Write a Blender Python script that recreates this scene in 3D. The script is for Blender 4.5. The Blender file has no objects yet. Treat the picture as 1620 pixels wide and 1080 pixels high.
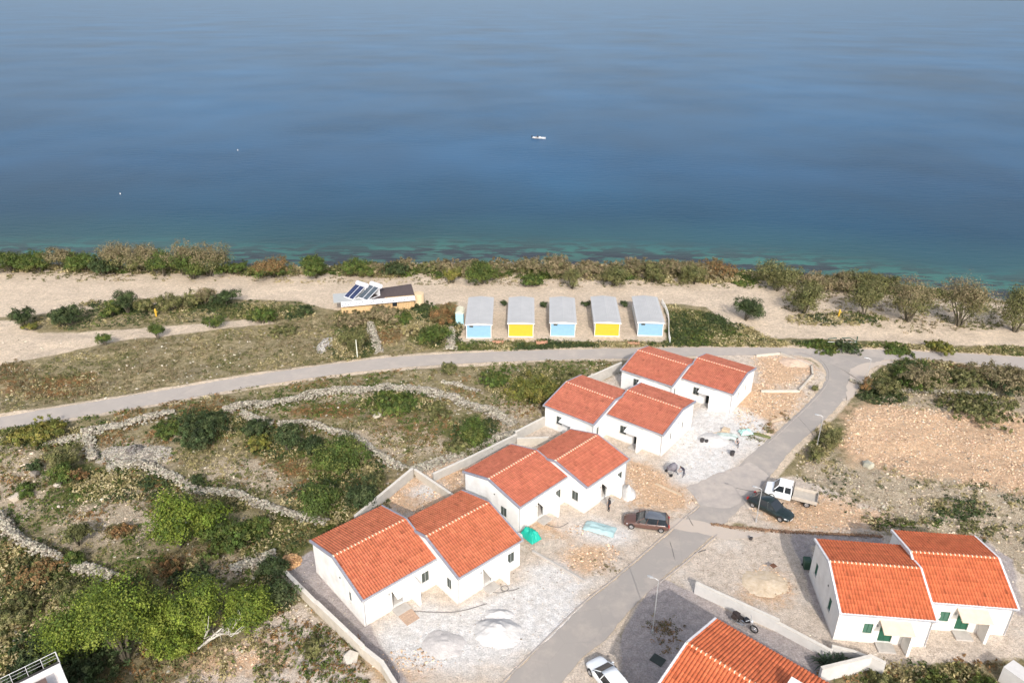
import bpy, bmesh, math, random
import numpy as np
from mathutils import Vector, Matrix
R = math.radians
random.seed(7)
rng = np.random.default_rng(7)
SC = bpy.context.scene
COL = SC.collection

# ---------------------------------------------------------------- camera, world, sun
CAMF, PITCH, ROLL, CH = 1146.8, 25.42, -0.31, 50.0
cam = bpy.data.cameras.new('Camera')
cam.sensor_width = 36.0
cam.lens = 36.0 * CAMF / 1620.0
cam.clip_start = 1.0
cam.clip_end = 60000.0
camo = bpy.data.objects.new('Camera', cam)
COL.objects.link(camo)
camo.matrix_world = Matrix.Translation((0, 0, CH)) @ Matrix.Rotation(R(90 - PITCH), 4, 'X') @ Matrix.Rotation(R(-ROLL), 4, 'Z')
SC.camera = camo

SUN_EL = 34.0
SUNV = Vector((0.105 * math.cos(R(SUN_EL)), -0.9945 * math.cos(R(SUN_EL)), math.sin(R(SUN_EL)))).normalized()   # towards the sun
world = bpy.data.worlds.new('World')
SC.world = world
world.use_nodes = True
wn = world.node_tree
for n in list(wn.nodes): wn.nodes.remove(n)
sky = wn.nodes.new('ShaderNodeTexSky')
sky.sky_type = 'NISHITA'
sky.sun_disc = False
sky.sun_elevation = R(SUN_EL)
sky.sun_rotation = math.atan2(SUNV.x, SUNV.y)
sky.altitude = 20
sky.air_density = 1.0
sky.dust_density = 3.1
sky.ozone_density = 1.5
bg = wn.nodes.new('ShaderNodeBackground')
bg.inputs['Strength'].default_value = 0.15
wo = wn.nodes.new('ShaderNodeOutputWorld')
hs = wn.nodes.new('ShaderNodeHueSaturation'); hs.inputs['Saturation'].default_value = 0.58
wn.links.new(sky.outputs[0], hs.inputs['Color'])
wn.links.new(hs.outputs[0], bg.inputs[0])
wn.links.new(bg.outputs[0], wo.inputs[0])
sl = bpy.data.lights.new('Sun', 'SUN')
sl.energy = 2.2
sl.angle = R(0.55)
sl.color = (1.0, 0.945, 0.87)
so = bpy.data.objects.new('Sun', sl)
COL.objects.link(so)
so.rotation_euler = (-SUNV).to_track_quat('-Z', 'Y').to_euler()
SC.view_settings.view_transform = 'Standard'
SC.view_settings.look = 'None'
SC.view_settings.exposure = 0.74
SC.view_settings.gamma = 1.0
SC.render.resolution_x = 1024
SC.render.resolution_y = 682
SC.render.engine = 'CYCLES'
SC.cycles.max_bounces = 5

# ---------------------------------------------------------------- photo pixel -> place on the ground
_th, _ro = R(PITCH), R(ROLL)
def G(px, py, z=0.0):
    """where the ray of a photo pixel (1620 wide) meets height z"""
    u, v = px - 810.0, py - 540.0
    c, s = math.cos(_ro), math.sin(_ro)
    u, v = u * c + v * s, -u * s + v * c
    dx, dy, dz = u, CAMF * math.cos(_th) - v * math.sin(_th), -CAMF * math.sin(_th) - v * math.cos(_th)
    t = (z - CH) / dz
    return (dx * t, dy * t, z)
def G2(px, py, z=0.0):
    p = G(px, py, z); return (p[0], p[1])
def pxm(px, py):
    """photo pixels per metre at a ground point"""
    p = G(px, py); return CAMF / (p[1] * math.cos(_th) + CH * math.sin(_th))
def hpx(px, py, h):
    """metres of height for h photo pixels standing at px,py"""
    v = (py - 540) / CAMF
    return h / pxm(px, py) / max(.3, (math.cos(_th) - v * math.sin(_th)))

# ---------------------------------------------------------------- numpy noise
_tab = rng.random((8, 256, 256))
def vnoise(x, y, sc, ch=0):
    x = np.asarray(x, float) / sc + 100.3 * (ch + 1); y = np.asarray(y, float) / sc + 57.7 * (ch + 1)
    xi = np.floor(x).astype(int); yi = np.floor(y).astype(int)
    fx = x - xi; fy = y - yi
    fx = fx * fx * (3 - 2 * fx); fy = fy * fy * (3 - 2 * fy)
    T = _tab[ch % 8]
    a = T[xi % 256, yi % 256]; b = T[(xi + 1) % 256, yi % 256]; c = T[xi % 256, (yi + 1) % 256]; d = T[(xi + 1) % 256, (yi + 1) % 256]
    return (a * (1 - fx) + b * fx) * (1 - fy) + (c * (1 - fx) + d * fx) * fy
def fbm(x, y, sc, ch=0, octv=4):
    r = 0; a = 1; t = 0
    for i in range(octv):
        r = r + a * vnoise(x, y, sc / 2 ** i, ch + i); t += a; a *= .55
    return r / t

# ---------------------------------------------------------------- materials
MATS = {}
def mat(name, col, rough=.8, var=.18, scale=2.0, bump=0.0, bscale=12.0, col2=None, metal=0.0, spec=.4, attr=False, stain=0.0):
    if name in MATS: return MATS[name]
    m = bpy.data.materials.new(name); m.use_nodes = True
    nt = m.node_tree; N = nt.nodes; Lk = nt.links
    bs = N['Principled BSDF']
    bs.inputs['Roughness'].default_value = rough
    bs.inputs['Metallic'].default_value = metal
    bs.inputs['Specular IOR Level'].default_value = spec
    tc = N.new('ShaderNodeTexCoord')
    nz = N.new('ShaderNodeTexNoise'); nz.inputs['Scale'].default_value = scale; nz.inputs['Detail'].default_value = 6; nz.inputs['Roughness'].default_value = .65
    Lk.new(tc.outputs['Object'], nz.inputs['Vector'])
    mr = N.new('ShaderNodeMapRange'); mr.inputs[1].default_value = .3; mr.inputs[2].default_value = .7
    Lk.new(nz.outputs['Fac'], mr.inputs[0])
    mx = N.new('ShaderNodeMix'); mx.data_type = 'RGBA'
    c2 = col2 if col2 else tuple(c * (1 + var) for c in col)
    c1 = tuple(c * (1 - var) for c in col)
    mx.inputs[6].default_value = (*c1, 1); mx.inputs[7].default_value = (*c2, 1)
    Lk.new(mr.outputs[0], mx.inputs[0])
    out = mx.outputs[2]
    if attr:
        at = N.new('ShaderNodeAttribute'); at.attribute_name = 'Col'
        m2 = N.new('ShaderNodeMix'); m2.data_type = 'RGBA'; m2.blend_type = 'MULTIPLY'; m2.inputs[0].default_value = 1
        Lk.new(out, m2.inputs[6]); Lk.new(at.outputs['Color'], m2.inputs[7]); out = m2.outputs[2]
    if stain:
        n3 = N.new('ShaderNodeTexNoise'); n3.inputs['Scale'].default_value = .7; n3.inputs['Detail'].default_value = 5
        Lk.new(tc.outputs['Object'], n3.inputs['Vector'])
        r3 = N.new('ShaderNodeMapRange'); r3.inputs[1].default_value = .5; r3.inputs[2].default_value = .75; r3.inputs[4].default_value = stain
        Lk.new(n3.outputs['Fac'], r3.inputs[0])
        m3 = N.new('ShaderNodeMix'); m3.data_type = 'RGBA'; m3.inputs[7].default_value = (.30, .24, .17, 1)
        Lk.new(r3.outputs[0], m3.inputs[0]); Lk.new(out, m3.inputs[6]); out = m3.outputs[2]
    Lk.new(out, bs.inputs['Base Color'])
    if bump:
        n2 = N.new('ShaderNodeTexNoise'); n2.inputs['Scale'].default_value = bscale; n2.inputs['Detail'].default_value = 5
        Lk.new(tc.outputs['Object'], n2.inputs['Vector'])
        bp = N.new('ShaderNodeBump'); bp.inputs['Strength'].default_value = bump; bp.inputs['Distance'].default_value = .05
        Lk.new(n2.outputs['Fac'], bp.inputs['Height']); Lk.new(bp.outputs[0], bs.inputs['Normal'])
    MATS[name] = m
    return m

def leafmat():
    m = bpy.data.materials.new('foliage'); m.use_nodes = True
    nt = m.node_tree; N = nt.nodes; Lk = nt.links
    bs = N['Principled BSDF']; bs.inputs['Roughness'].default_value = .65; bs.inputs['Specular IOR Level'].default_value = .25
    at = N.new('ShaderNodeAttribute'); at.attribute_name = 'Col'
    tr = N.new('ShaderNodeBsdfTranslucent'); mx = N.new('ShaderNodeMixShader'); mx.inputs[0].default_value = .22
    Lk.new(at.outputs['Color'], bs.inputs['Base Color']); Lk.new(at.outputs['Color'], tr.inputs['Color'])
    out = N['Material Output']
    Lk.new(bs.outputs[0], mx.inputs[1]); Lk.new(tr.outputs[0], mx.inputs[2]); Lk.new(mx.outputs[0], out.inputs['Surface'])
    return m
def colmat(name, rough=.9):
    m = bpy.data.materials.new(name); m.use_nodes = True
    nt = m.node_tree; N = nt.nodes; Lk = nt.links
    bs = N['Principled BSDF']; bs.inputs['Roughness'].default_value = rough; bs.inputs['Specular IOR Level'].default_value = .2
    at = N.new('ShaderNodeAttribute'); at.attribute_name = 'Col'
    tc = N.new('ShaderNodeTexCoord'); nz = N.new('ShaderNodeTexNoise'); nz.inputs['Scale'].default_value = 6
    Lk.new(tc.outputs['Object'], nz.inputs['Vector'])
    mr = N.new('ShaderNodeMapRange'); mr.inputs[3].default_value = .75; mr.inputs[4].default_value = 1.2
    Lk.new(nz.outputs['Fac'], mr.inputs[0])
    m2 = N.new('ShaderNodeVectorMath'); m2.operation = 'SCALE'
    Lk.new(at.outputs['Color'], m2.inputs[0]); Lk.new(mr.outputs[0], m2.inputs['Scale']); Lk.new(m2.outputs[0], bs.inputs['Base Color'])
    return m
LEAF = leafmat(); STONE = colmat('limestone')
def glassmat(name='dark_glass', col=(.02, .025, .03), rough=.08):
    return mat(name, col, rough, .1, 3, spec=.8)

# ---------------------------------------------------------------- mesh helpers
def tag(o, label=None, cat=None, group=None, kind=None):
    if label: o['label'] = label
    if cat: o['category'] = cat
    if group: o['group'] = group
    if kind: o['kind'] = kind
    return o
def npobj(name, V, F, m, parent=None, C=None, smooth=False):
    """V (n,3), F (k, 3 or 4), C (n,3) point colours"""
    V = np.asarray(V, np.float32); F = np.asarray(F, np.int32)
    me = bpy.data.meshes.new(name)
    me.vertices.add(len(V)); me.vertices.foreach_set('co', V.ravel())
    k = F.shape[1]
    me.loops.add(F.size); me.loops.foreach_set('vertex_index', F.ravel())
    me.polygons.add(len(F)); me.polygons.foreach_set('loop_start', np.arange(0, F.size, k, dtype=np.int32))
    me.polygons.foreach_set('loop_total', np.full(len(F), k, np.int32))
    me.update(calc_edges=True)
    me.polygons.foreach_set('use_smooth', np.full(len(F), smooth))
    if C is not None:
        a = me.attributes.new('Col', 'FLOAT_COLOR', 'POINT')
        c4 = np.ones((len(V), 4), np.float32); c4[:, :3] = C
        a.data.foreach_set('color', c4.ravel())
    me.materials.append(m)
    o = bpy.data.objects.new(name, me); COL.objects.link(o)
    if parent: o.parent = parent
    return o
def empty(name, loc, rz=0.0):
    o = bpy.data.objects.new(name, None); COL.objects.link(o)
    o.location = loc; o.rotation_euler = (0, 0, rz); o.empty_display_size = .5
    return o
class MB:
    def __init__(s): s.v = []; s.f = []; s.mi = []
    def face(s, pts, mi=0):
        b = len(s.v); s.v += [tuple(p) for p in pts]; s.f.append(tuple(range(b, b + len(pts)))); s.mi.append(mi)
    def box(s, x0, x1, y0, y1, z0, z1, mi=0, M=None):
        P = [(x0, y0, z0), (x1, y0, z0), (x1, y1, z0), (x0, y1, z0), (x0, y0, z1), (x1, y0, z1), (x1, y1, z1), (x0, y1, z1)]
        if M is not None: P = [tuple(M @ Vector(p)) for p in P]
        b = len(s.v); s.v += P
        for q in ((0, 3, 2, 1), (4, 5, 6, 7), (0, 1, 5, 4), (1, 2, 6, 5), (2, 3, 7, 6), (3, 0, 4, 7)):
            s.f.append(tuple(b + i for i in q)); s.mi.append(mi)
        return s
    def tube(s, pts, r, n=8, mi=0, r2=None, caps=True):
        pts = [Vector(p) for p in pts]; rings = []
        for i, p in enumerate(pts):
            d = (pts[min(i + 1, len(pts) - 1)] - pts[max(i - 1, 0)]).normalized()
            a = d.cross(Vector((0, 0, 1)))
            if a.length < .05: a = d.cross(Vector((1, 0, 0)))
            a.normalize(); c = d.cross(a)
            rr = r if r2 is None else r + (r2 - r) * i / (len(pts) - 1)
            b = len(s.v)
            for k in range(n):
                t = 2 * math.pi * k / n
                s.v.append(tuple(p + a * (math.cos(t) * rr) + c * (math.sin(t) * rr)))
            rings.append(b)
        for A, B in zip(rings[:-1], rings[1:]):
            for k in range(n):
                s.f.append((A + k, A + (k + 1) % n, B + (k + 1) % n, B + k)); s.mi.append(mi)
        if caps:
            s.f.append(tuple(rings[0] + k for k in range(n))[::-1]); s.mi.append(mi)
            s.f.append(tuple(rings[-1] + k for k in range(n))); s.mi.append(mi)
        return s
    def prism(s, poly, z0, z1, mi=0, top=True):
        n = len(poly); b = len(s.v)
        s.v += [(p[0], p[1], z0) for p in poly] + [(p[0], p[1], z1) for p in poly]
        for k in range(n):
            s.f.append((b + k, b + (k + 1) % n, b + n + (k + 1) % n, b + n + k)); s.mi.append(mi)
        s.f.append(tuple(b + n + k for k in range(n))); s.mi.append(mi)
        s.f.append(tuple(b + k for k in range(n))[::-1]); s.mi.append(mi)
        return s
    def loft(s, rings, mi=0, closed=True, caps=True):
        """rings: list of lists of points, same count"""
        n = len(rings[0]); bs = []
        for rg in rings:
            bs.append(len(s.v)); s.v += [tuple(p) for p in rg]
        for A, B in zip(bs[:-1], bs[1:]):
            for k in range(n if closed else n - 1):
                s.f.append((A + k, A + (k + 1) % n, B + (k + 1) % n, B + k)); s.mi.append(mi)
        if caps:
            s.f.append(tuple(bs[0] + k for k in range(n))[::-1]); s.mi.append(mi)
            s.f.append(tuple(bs[-1] + k for k in range(n))); s.mi.append(mi)
        return s
    def build(s, name, mats, parent=None, smooth=False, bevel=0.0):
        me = bpy.data.meshes.new(name)
        me.from_pydata(s.v, [], s.f)
        if not isinstance(mats, (list, tuple)): mats = [mats]
        for m in mats: me.materials.append(m)
        me.polygons.foreach_set('material_index', s.mi)
        bm = bmesh.new(); bm.from_mesh(me)
        bmesh.ops.recalc_face_normals(bm, faces=bm.faces)
        if bevel:
            bmesh.ops.remove_doubles(bm, verts=bm.verts, dist=.0005)
            es = [e for e in bm.edges if len(e.link_faces) == 2 and e.calc_face_angle(0) > .6]
            bmesh.ops.bevel(bm, geom=es, offset=bevel, segments=2, affect='EDGES', profile=.6)
        bm.to_mesh(me); bm.free()
        if smooth: me.polygons.foreach_set('use_smooth', [True] * len(me.polygons))
        me.update()
        o = bpy.data.objects.new(name, me); COL.objects.link(o)
        if parent: o.parent = parent
        return o
def copy_tree(o, parent=None):
    c = o.copy(); COL.objects.link(c)
    if parent: c.parent = parent
    for ch in list(o.children): copy_tree(ch, c)
    return c

# rocks: jittered icosahedra in one array
_t = (1 + 5 ** .5) / 2
_IV = np.array([(-1, _t, 0), (1, _t, 0), (-1, -_t, 0), (1, -_t, 0), (0, -1, _t), (0, 1, _t), (0, -1, -_t), (0, 1, -_t), (_t, 0, -1), (_t, 0, 1), (-_t, 0, -1), (-_t, 0, 1)]) / 1.9
_IF = np.array([(0, 11, 5), (0, 5, 1), (0, 1, 7), (0, 7, 10), (0, 10, 11), (1, 5, 9), (5, 11, 4), (11, 10, 2), (10, 7, 6), (7, 1, 8), (3, 9, 4), (3, 4, 2), (3, 2, 6), (3, 6, 8), (3, 8, 9), (4, 9, 5), (2, 4, 11), (6, 2, 10), (8, 6, 7), (9, 8, 1)])
def rocks(P, S, cols, flat=.7):
    """P (n,3), S (n,) radius, cols (n,3)"""
    n = len(P)
    jit = 1 + (rng.random((n, 12, 1)) - .5) * .7
    V = _IV[None] * jit
    a = rng.random(n) * 6.283
    sx = .75 + .6 * rng.random(n); sy = .75 + .5 * rng.random(n)
    X = V[:, :, 0] * sx[:, None]; Y = V[:, :, 1] * sy[:, None]; Z = V[:, :, 2] * flat
    tl = (rng.random((n, 1)) - .5) * 1.0
    X, Z = X * np.cos(tl) - Z * np.sin(tl), X * np.sin(tl) + Z * np.cos(tl)
    c, s = np.cos(a)[:, None], np.sin(a)[:, None]
    W = np.stack([X * c - Y * s, X * s + Y * c, Z], -1) * S[:, None, None] + P[:, None, :]
    F = (_IF[None] + (np.arange(n) * 12)[:, None, None]).reshape(-1, 3)
    C = np.repeat(cols, 12, axis=0)
    return W.reshape(-1, 3), F, C
def leaves(P, N, size, cols, asp=.55):
    """one bent leaf-sized quad at each P facing roughly N"""
    n = len(P)
    N = N + rng.normal(0, .65, (n, 3)); N /= np.linalg.norm(N, axis=1)[:, None] + 1e-9
    A = np.cross(N, rng.normal(0, 1, (n, 3))); A /= np.linalg.norm(A, axis=1)[:, None] + 1e-9
    B = np.cross(N, A)
    s = (size * (.6 + .8 * rng.random(n)))[:, None]
    V = np.stack([P - A * s, P - B * s * asp + N * s * .15, P + A * s, P + B * s * asp + N * s * .15], 1).reshape(-1, 3)
    F = (np.arange(n)[:, None] * 4 + np.arange(4)[None])
    return V, F, np.repeat(cols, 4, axis=0)
PAL = dict(
    bright=[(.155, .20, .026), (.11, .16, .022), (.20, .235, .04), (.065, .10, .018)],
    green=[(.075, .115, .024), (.10, .14, .03), (.055, .08, .02), (.13, .145, .038)],
    dark=[(.045, .07, .026), (.06, .088, .03), (.082, .102, .04), (.035, .052, .02)],
    olive=[(.165, .16, .06), (.125, .13, .046), (.20, .185, .085), (.085, .095, .034)],
    yellow=[(.19, .185, .035), (.14, .15, .034), (.115, .13, .034), (.23, .2, .055)],
    brown=[(.24, .195, .11), (.185, .16, .082), (.14, .132, .06), (.27, .21, .125)],
    rust=[(.24, .145, .065), (.18, .13, .055), (.26, .145, .06), (.13, .115, .048)],
    dry=[(.40, .335, .17), (.31, .26, .125), (.24, .21, .09), (.48, .41, .245)],
    grey=[(.22, .20, .16), (.30, .27, .22), (.15, .14, .10), (.12, .12, .07)],
)
def palcol(key, n):
    p = np.array(PAL[key]); c = p[rng.integers(0, len(p), n)]
    return c * (.75 + .5 * rng.random((n, 1)))
# ---------------------------------------------------------------- ground zones (traced on the ground, then used as surface kinds)
def W(poly, z=0.0): return [G2(x, y, z) for x, y in poly]
def ell(cx, cy, rx, ry, n=16): return W([(cx + rx * math.cos(2 * math.pi * k / n), cy + ry * math.sin(2 * math.pi * k / n)) for k in range(n)])
def sdf(poly, X, Y):
    """signed distance, positive inside"""
    P = np.array(poly); n = len(P); d = np.full(X.shape, 1e9); ins = np.zeros(X.shape, bool)
    for i in range(n):
        a, b = P[i], P[(i + 1) % n]; e = b - a
        wx, wy = X - a[0], Y - a[1]
        t = np.clip((wx * e[0] + wy * e[1]) / (e @ e + 1e-9), 0, 1)
        d = np.minimum(d, (wx - e[0] * t) ** 2 + (wy - e[1] * t) ** 2)
        c = ((a[1] <= Y) != (b[1] <= Y)) & (X < (b[0] - a[0]) * (Y - a[1]) / ((b[1] - a[1]) if b[1] != a[1] else 1e-9) + a[0])
        ins ^= c
    return np.where(ins, 1, -1) * np.sqrt(d)
def msk(polys, X, Y, soft=1.0):
    m = np.zeros(X.shape)
    for p in polys:
        P = np.array(p); x0, y0 = P.min(0) - 2 * soft; x1, y1 = P.max(0) + 2 * soft
        w = (X > x0) & (X < x1) & (Y > y0) & (Y < y1)
        if w.any(): m[w] = np.maximum(m[w], np.clip(.5 + sdf(p, X[w], Y[w]) / (2 * soft), 0, 1))
    return m
# shoreline
_sp = np.array([G2(x, y, -1.2) for x, y in [(-200, 428), (0, 428), (200, 428), (400, 430), (540, 426), (700, 418), (900, 418), (1100, 424), (1250, 432), (1400, 446), (1540, 462), (1660, 472)]])
def yshore(x): return np.interp(x, _sp[:, 0], _sp[:, 1]) + 0.9 * (np.asarray(fbm(x, np.zeros_like(x), 9.0, 2)) - .5) * 2
R1_top = [(-260, 716), (-60, 681), (0, 668), (100, 651), (200, 634), (280, 620), (400, 598), (520, 580), (607, 568), (711, 560.5), (860, 553), (1000, 549), (1100, 546.5), (1250, 545), (1400, 546.5), (1500, 550), (1620, 556), (1800, 568)]
R1_bot = [(1800, 590), (1620, 576), (1540, 568), (1470, 561), (1400, 562), (1376, 570), (1250, 556), (1100, 560), (1000, 565), (860, 569), (711, 577), (607, 586), (520, 597), (400, 616), (280, 639), (200, 654), (100, 672), (0, 688), (-60, 701), (-260, 742)]
R2_L = [(1250, 552), (1284, 559), (1304, 573), (1309, 592), (1300, 610), (1262, 650), (1215, 693), (1180, 722), (1146, 764), (1108, 800), (1072, 832), (1020, 878), (975, 918), (930, 952), (880, 1003), (800, 1084), (770, 1120)]
R2_R = [(860, 1120), (893, 1082), (925, 1040), (962, 1012), (985, 982), (1012, 950), (1058, 906), (1100, 872), (1136, 838), (1168, 806), (1192, 782), (1222, 748), (1252, 708), (1284, 680), (1318, 648), (1345, 616), (1376, 580), (1400, 560)]
road1 = W(R1_top + R1_bot); road2 = W(R2_L + R2_R)
Z = {}
Z['sand'] = [W([(-260, 415), (1245, 420), (1700, 450), (1900, 490), (1900, 560), (1700, 545), (1450, 535), (1230, 530), (1150, 508), (1120, 482), (1050, 478), (720, 478), (655, 492), (530, 494), (470, 480), (370, 478), (210, 490), (130, 497), (60, 506), (-260, 530)]),
             W([(-260, 515), (20, 515), (60, 535), (230, 526), (420, 508), (440, 516), (300, 533), (200, 545), (90, 568), (-20, 592), (-260, 610)]),
             W([(725, 470), (1050, 470), (1058, 538), (725, 543)])]
Z['dirt'] = [W([(1175, 553), (1240, 552), (1284, 566), (1303, 592), (1294, 614), (1256, 654), (1210, 698), (1140, 768), (1065, 834), (968, 920), (870, 1005), (790, 1085), (740, 1130), (650, 1130), (632, 1085), (452, 903), (560, 840), (655, 748), (718, 720), (820, 700), (862, 668), (925, 612), (985, 590), (1000, 568), (1100, 566)]),
             W([(1150, 832), (1252, 838), (1420, 842), (1560, 838), (1625, 905), (1680, 1000), (1640, 1030), (1380, 1048), (1310, 1035), (1250, 1004), (1098, 938), (1060, 910)]),
             W([(1350, 655), (1410, 640), (1560, 650), (1700, 660), (1700, 765), (1520, 745), (1410, 730), (1350, 710)]),
             W([(1140, 820), (1200, 755), (1260, 745), (1310, 770), (1400, 805), (1440, 838), (1240, 838)]),
             W([(280, 1090), (370, 1030), (420, 990), (480, 955), (560, 1030), (620, 1090), (560, 1150), (280, 1150)]),
             W([(890, 1085), (935, 1035), (985, 990), (1010, 1085)])]
Z['orange'] = [W([(1125, 625), (1180, 598), (1280, 618), (1262, 648), (1205, 690), (1165, 665)]), W([(1190, 560), (1240, 556), (1282, 574), (1272, 604), (1210, 608)]),
               W([(990, 728), (1060, 752), (1110, 788), (1060, 800), (1000, 795), (978, 760)]), W([(600, 780), (655, 757), (712, 786), (700, 815), (620, 812)]),
               W([(1330, 655), (1395, 630), (1480, 640), (1560, 636), (1700, 660), (1700, 790), (1560, 765), (1430, 745), (1335, 722)]),
               W([(1190, 800), (1290, 775), (1400, 812), (1430, 836), (1250, 832)]), ell(462, 893, 22, 14), ell(880, 838, 60, 12), ell(650, 1050, 60, 22), ell(380, 1050, 70, 22),
               ell(935, 880, 40, 22), W([(670, 752), (720, 735), (745, 770), (725, 790)]), ell(1215, 918, 36, 22)]
Z['white'] = [W([(596, 990), (680, 950), (740, 962), (850, 905), (940, 915), (925, 955), (860, 1030), (790, 1060), (700, 1070), (615, 1045)]),
              W([(1045, 735), (1085, 665), (1120, 625), (1165, 640), (1215, 668), (1190, 705), (1130, 755), (1070, 760)]), ell(1000, 590, 14, 10), ell(945, 835, 60, 18), ell(675, 780, 22, 12), ell(870, 905, 50, 18)]
Z['rubble'] = [W([(1270, 700), (1345, 722), (1500, 752), (1700, 775), (1700, 940), (1600, 880), (1550, 845), (1400, 832), (1330, 790), (1262, 748)]), W([(1395, 615), (1500, 610), (1640, 618), (1700, 655), (1540, 648), (1400, 640)]),
               ell(215, 728, 62, 22), ell(180, 830, 85, 38), ell(385, 765, 85, 30), ell(620, 702, 90, 24), ell(395, 905, 60, 22), ell(470, 1010, 60, 50), ell(30, 765, 50, 60), ell(830, 650, 60, 16), ell(560, 632, 60, 8), W([(655, 760), (820, 692), (870, 655), (800, 668), (700, 720), (650, 742)])]
Z['green'] = [ell(*e) for e in [(70, 700, 70, 20), (330, 676, 62, 22), (450, 704, 60, 24), (550, 735, 62, 34), (625, 642, 62, 18), (752, 690, 40, 34), (850, 612, 80, 26), (540, 800, 85, 38), (200, 775, 90, 28), (330, 790, 90, 26), (440, 850, 60, 36), (60, 905, 75, 40), (160, 960, 100, 50), (40, 1010, 110, 80), (430, 950, 50, 28), (1460, 582, 64, 18), (1600, 585, 60, 18), (1540, 628, 66, 18), (1395, 612, 42, 20), (1305, 692, 22, 28), (1480, 1065, 90, 24), (600, 505, 70, 22), (690, 520, 42, 32), (556, 548, 40, 26), (250, 490, 130, 10), (420, 500, 80, 12), (1320, 500, 80, 10), (1440, 820, 60, 10), (1520, 800, 60, 14)]] + \
             [W([(1055, 482), (1130, 492), (1200, 522), (1250, 538), (1700, 545), (1700, 556), (1250, 545), (1060, 548)]), W([(725, 541), (1060, 538), (1060, 549), (725, 556)])]
Z['rust'] = [ell(*e) for e in [(200, 845, 24, 10), (270, 905, 26, 12), (520, 655, 60, 12), (55, 880, 55, 16), (600, 530, 36, 18), (705, 500, 26, 20), (40, 975, 36, 30), (90, 620, 70, 20), (25, 600, 35, 20), (640, 690, 60, 16), (1480, 570, 60, 8), (1600, 570, 50, 6), (300, 780, 40, 10), (1560, 830, 40, 14), (480, 740, 60, 12)]]
Z['paved_and_shadow'] = [W([(1040, 905), (1098, 930), (1250, 1004), (1330, 1045), (1260, 1150), (1000, 1150), (985, 1085), (990, 1000)]), W([(452, 903), (500, 870), (590, 992), (650, 1085), (632, 1085)]), W([(1545, 836), (1600, 870), (1625, 960), (1612, 965), (1590, 890)]), W([(1255, 838), (1400, 842), (1400, 862), (1290, 860), (1310, 1000), (1300, 980)])]  # last patch paints the right-hand house's cast shadow; the others are paving
wild_flat = [W([(1175, 553), (1300, 560), (1320, 600), (1220, 740), (1260, 838), (1640, 838), (1700, 1150), (600, 1150), (440, 903), (560, 820), (655, 740), (820, 690), (925, 600), (1000, 550)]), W([(720, 465), (1065, 465), (1065, 545), (720, 545)]), W([(520, 440), (665, 435), (665, 500), (520, 510)]), road1, road2]
def wildness(X, Y):
    return 1 - np.clip(msk(wild_flat, X, Y, 1.6) * 1.6, 0, 1)
def height(X, Y):
    X = np.asarray(X, float); Y = np.asarray(Y, float)
    w = wildness(X, Y)
    far = np.clip((Y - 108) / 10, 0, 1)
    h = w * ((fbm(X, Y, 7.0, 1) - .5) * .9 * (1 - far * .6) + (fbm(X, Y, 1.6, 3, 3) - .5) * .22)
    ys = yshore(X)
    d = ys - Y                    # metres inland
    h = h * np.clip(d / 6, 0, 1) - 1.0 * np.clip((5.0 - d) / 5.0, 0, 3.0) - .25 * np.clip((9 - d) / 9, 0, 1)
    return h
def hz(x, y): return float(height(np.array([x]), np.array([y]))[0])

def axis(lo, hi, step, ext_lo, ext_hi):
    a = list(np.arange(lo, hi, step)); s = step; p = a[-1]
    while p < ext_hi: s *= 1.35; p += s; a.append(p)
    s = step; p = a[0]; b = []
    while p > ext_lo: s *= 1.35; p -= s; b.append(p)
    return np.array(b[::-1] + a)
gx = axis(-122, 118, .42, -4000, 4000); gy = axis(30, 158, .42, -600, 170)
GX, GY = np.meshgrid(gx, gy); nx, ny = len(gx), len(gy)
GZ = height(GX, GY)
GZ = np.maximum(GZ, -5.0)
V = np.stack([GX, GY, GZ], -1).reshape(-1, 3)
ii = (np.arange(ny - 1)[:, None] * nx + np.arange(nx - 1)[None]).ravel()
F = np.stack([ii, ii + 1, ii + 1 + nx, ii + nx], 1)
XF, YF = GX.ravel(), GY.ravel()
nzm = (fbm(XF, YF, 5.0, 4) - .5) * .5
def warp(k): return 7.0 if k in ('green', 'rust', 'rubble') else (4.0 if k in ('orange', 'white') else 1.6)
ZM = {k: msk(Z[k], XF + (fbm(XF, YF, 5, 5) - .5) * warp(k), YF + (fbm(XF, YF, 5, 6) - .5) * warp(k), 2.2 if k in ('green', 'rust', 'rubble', 'orange', 'white') else .9) for k in Z}

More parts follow.
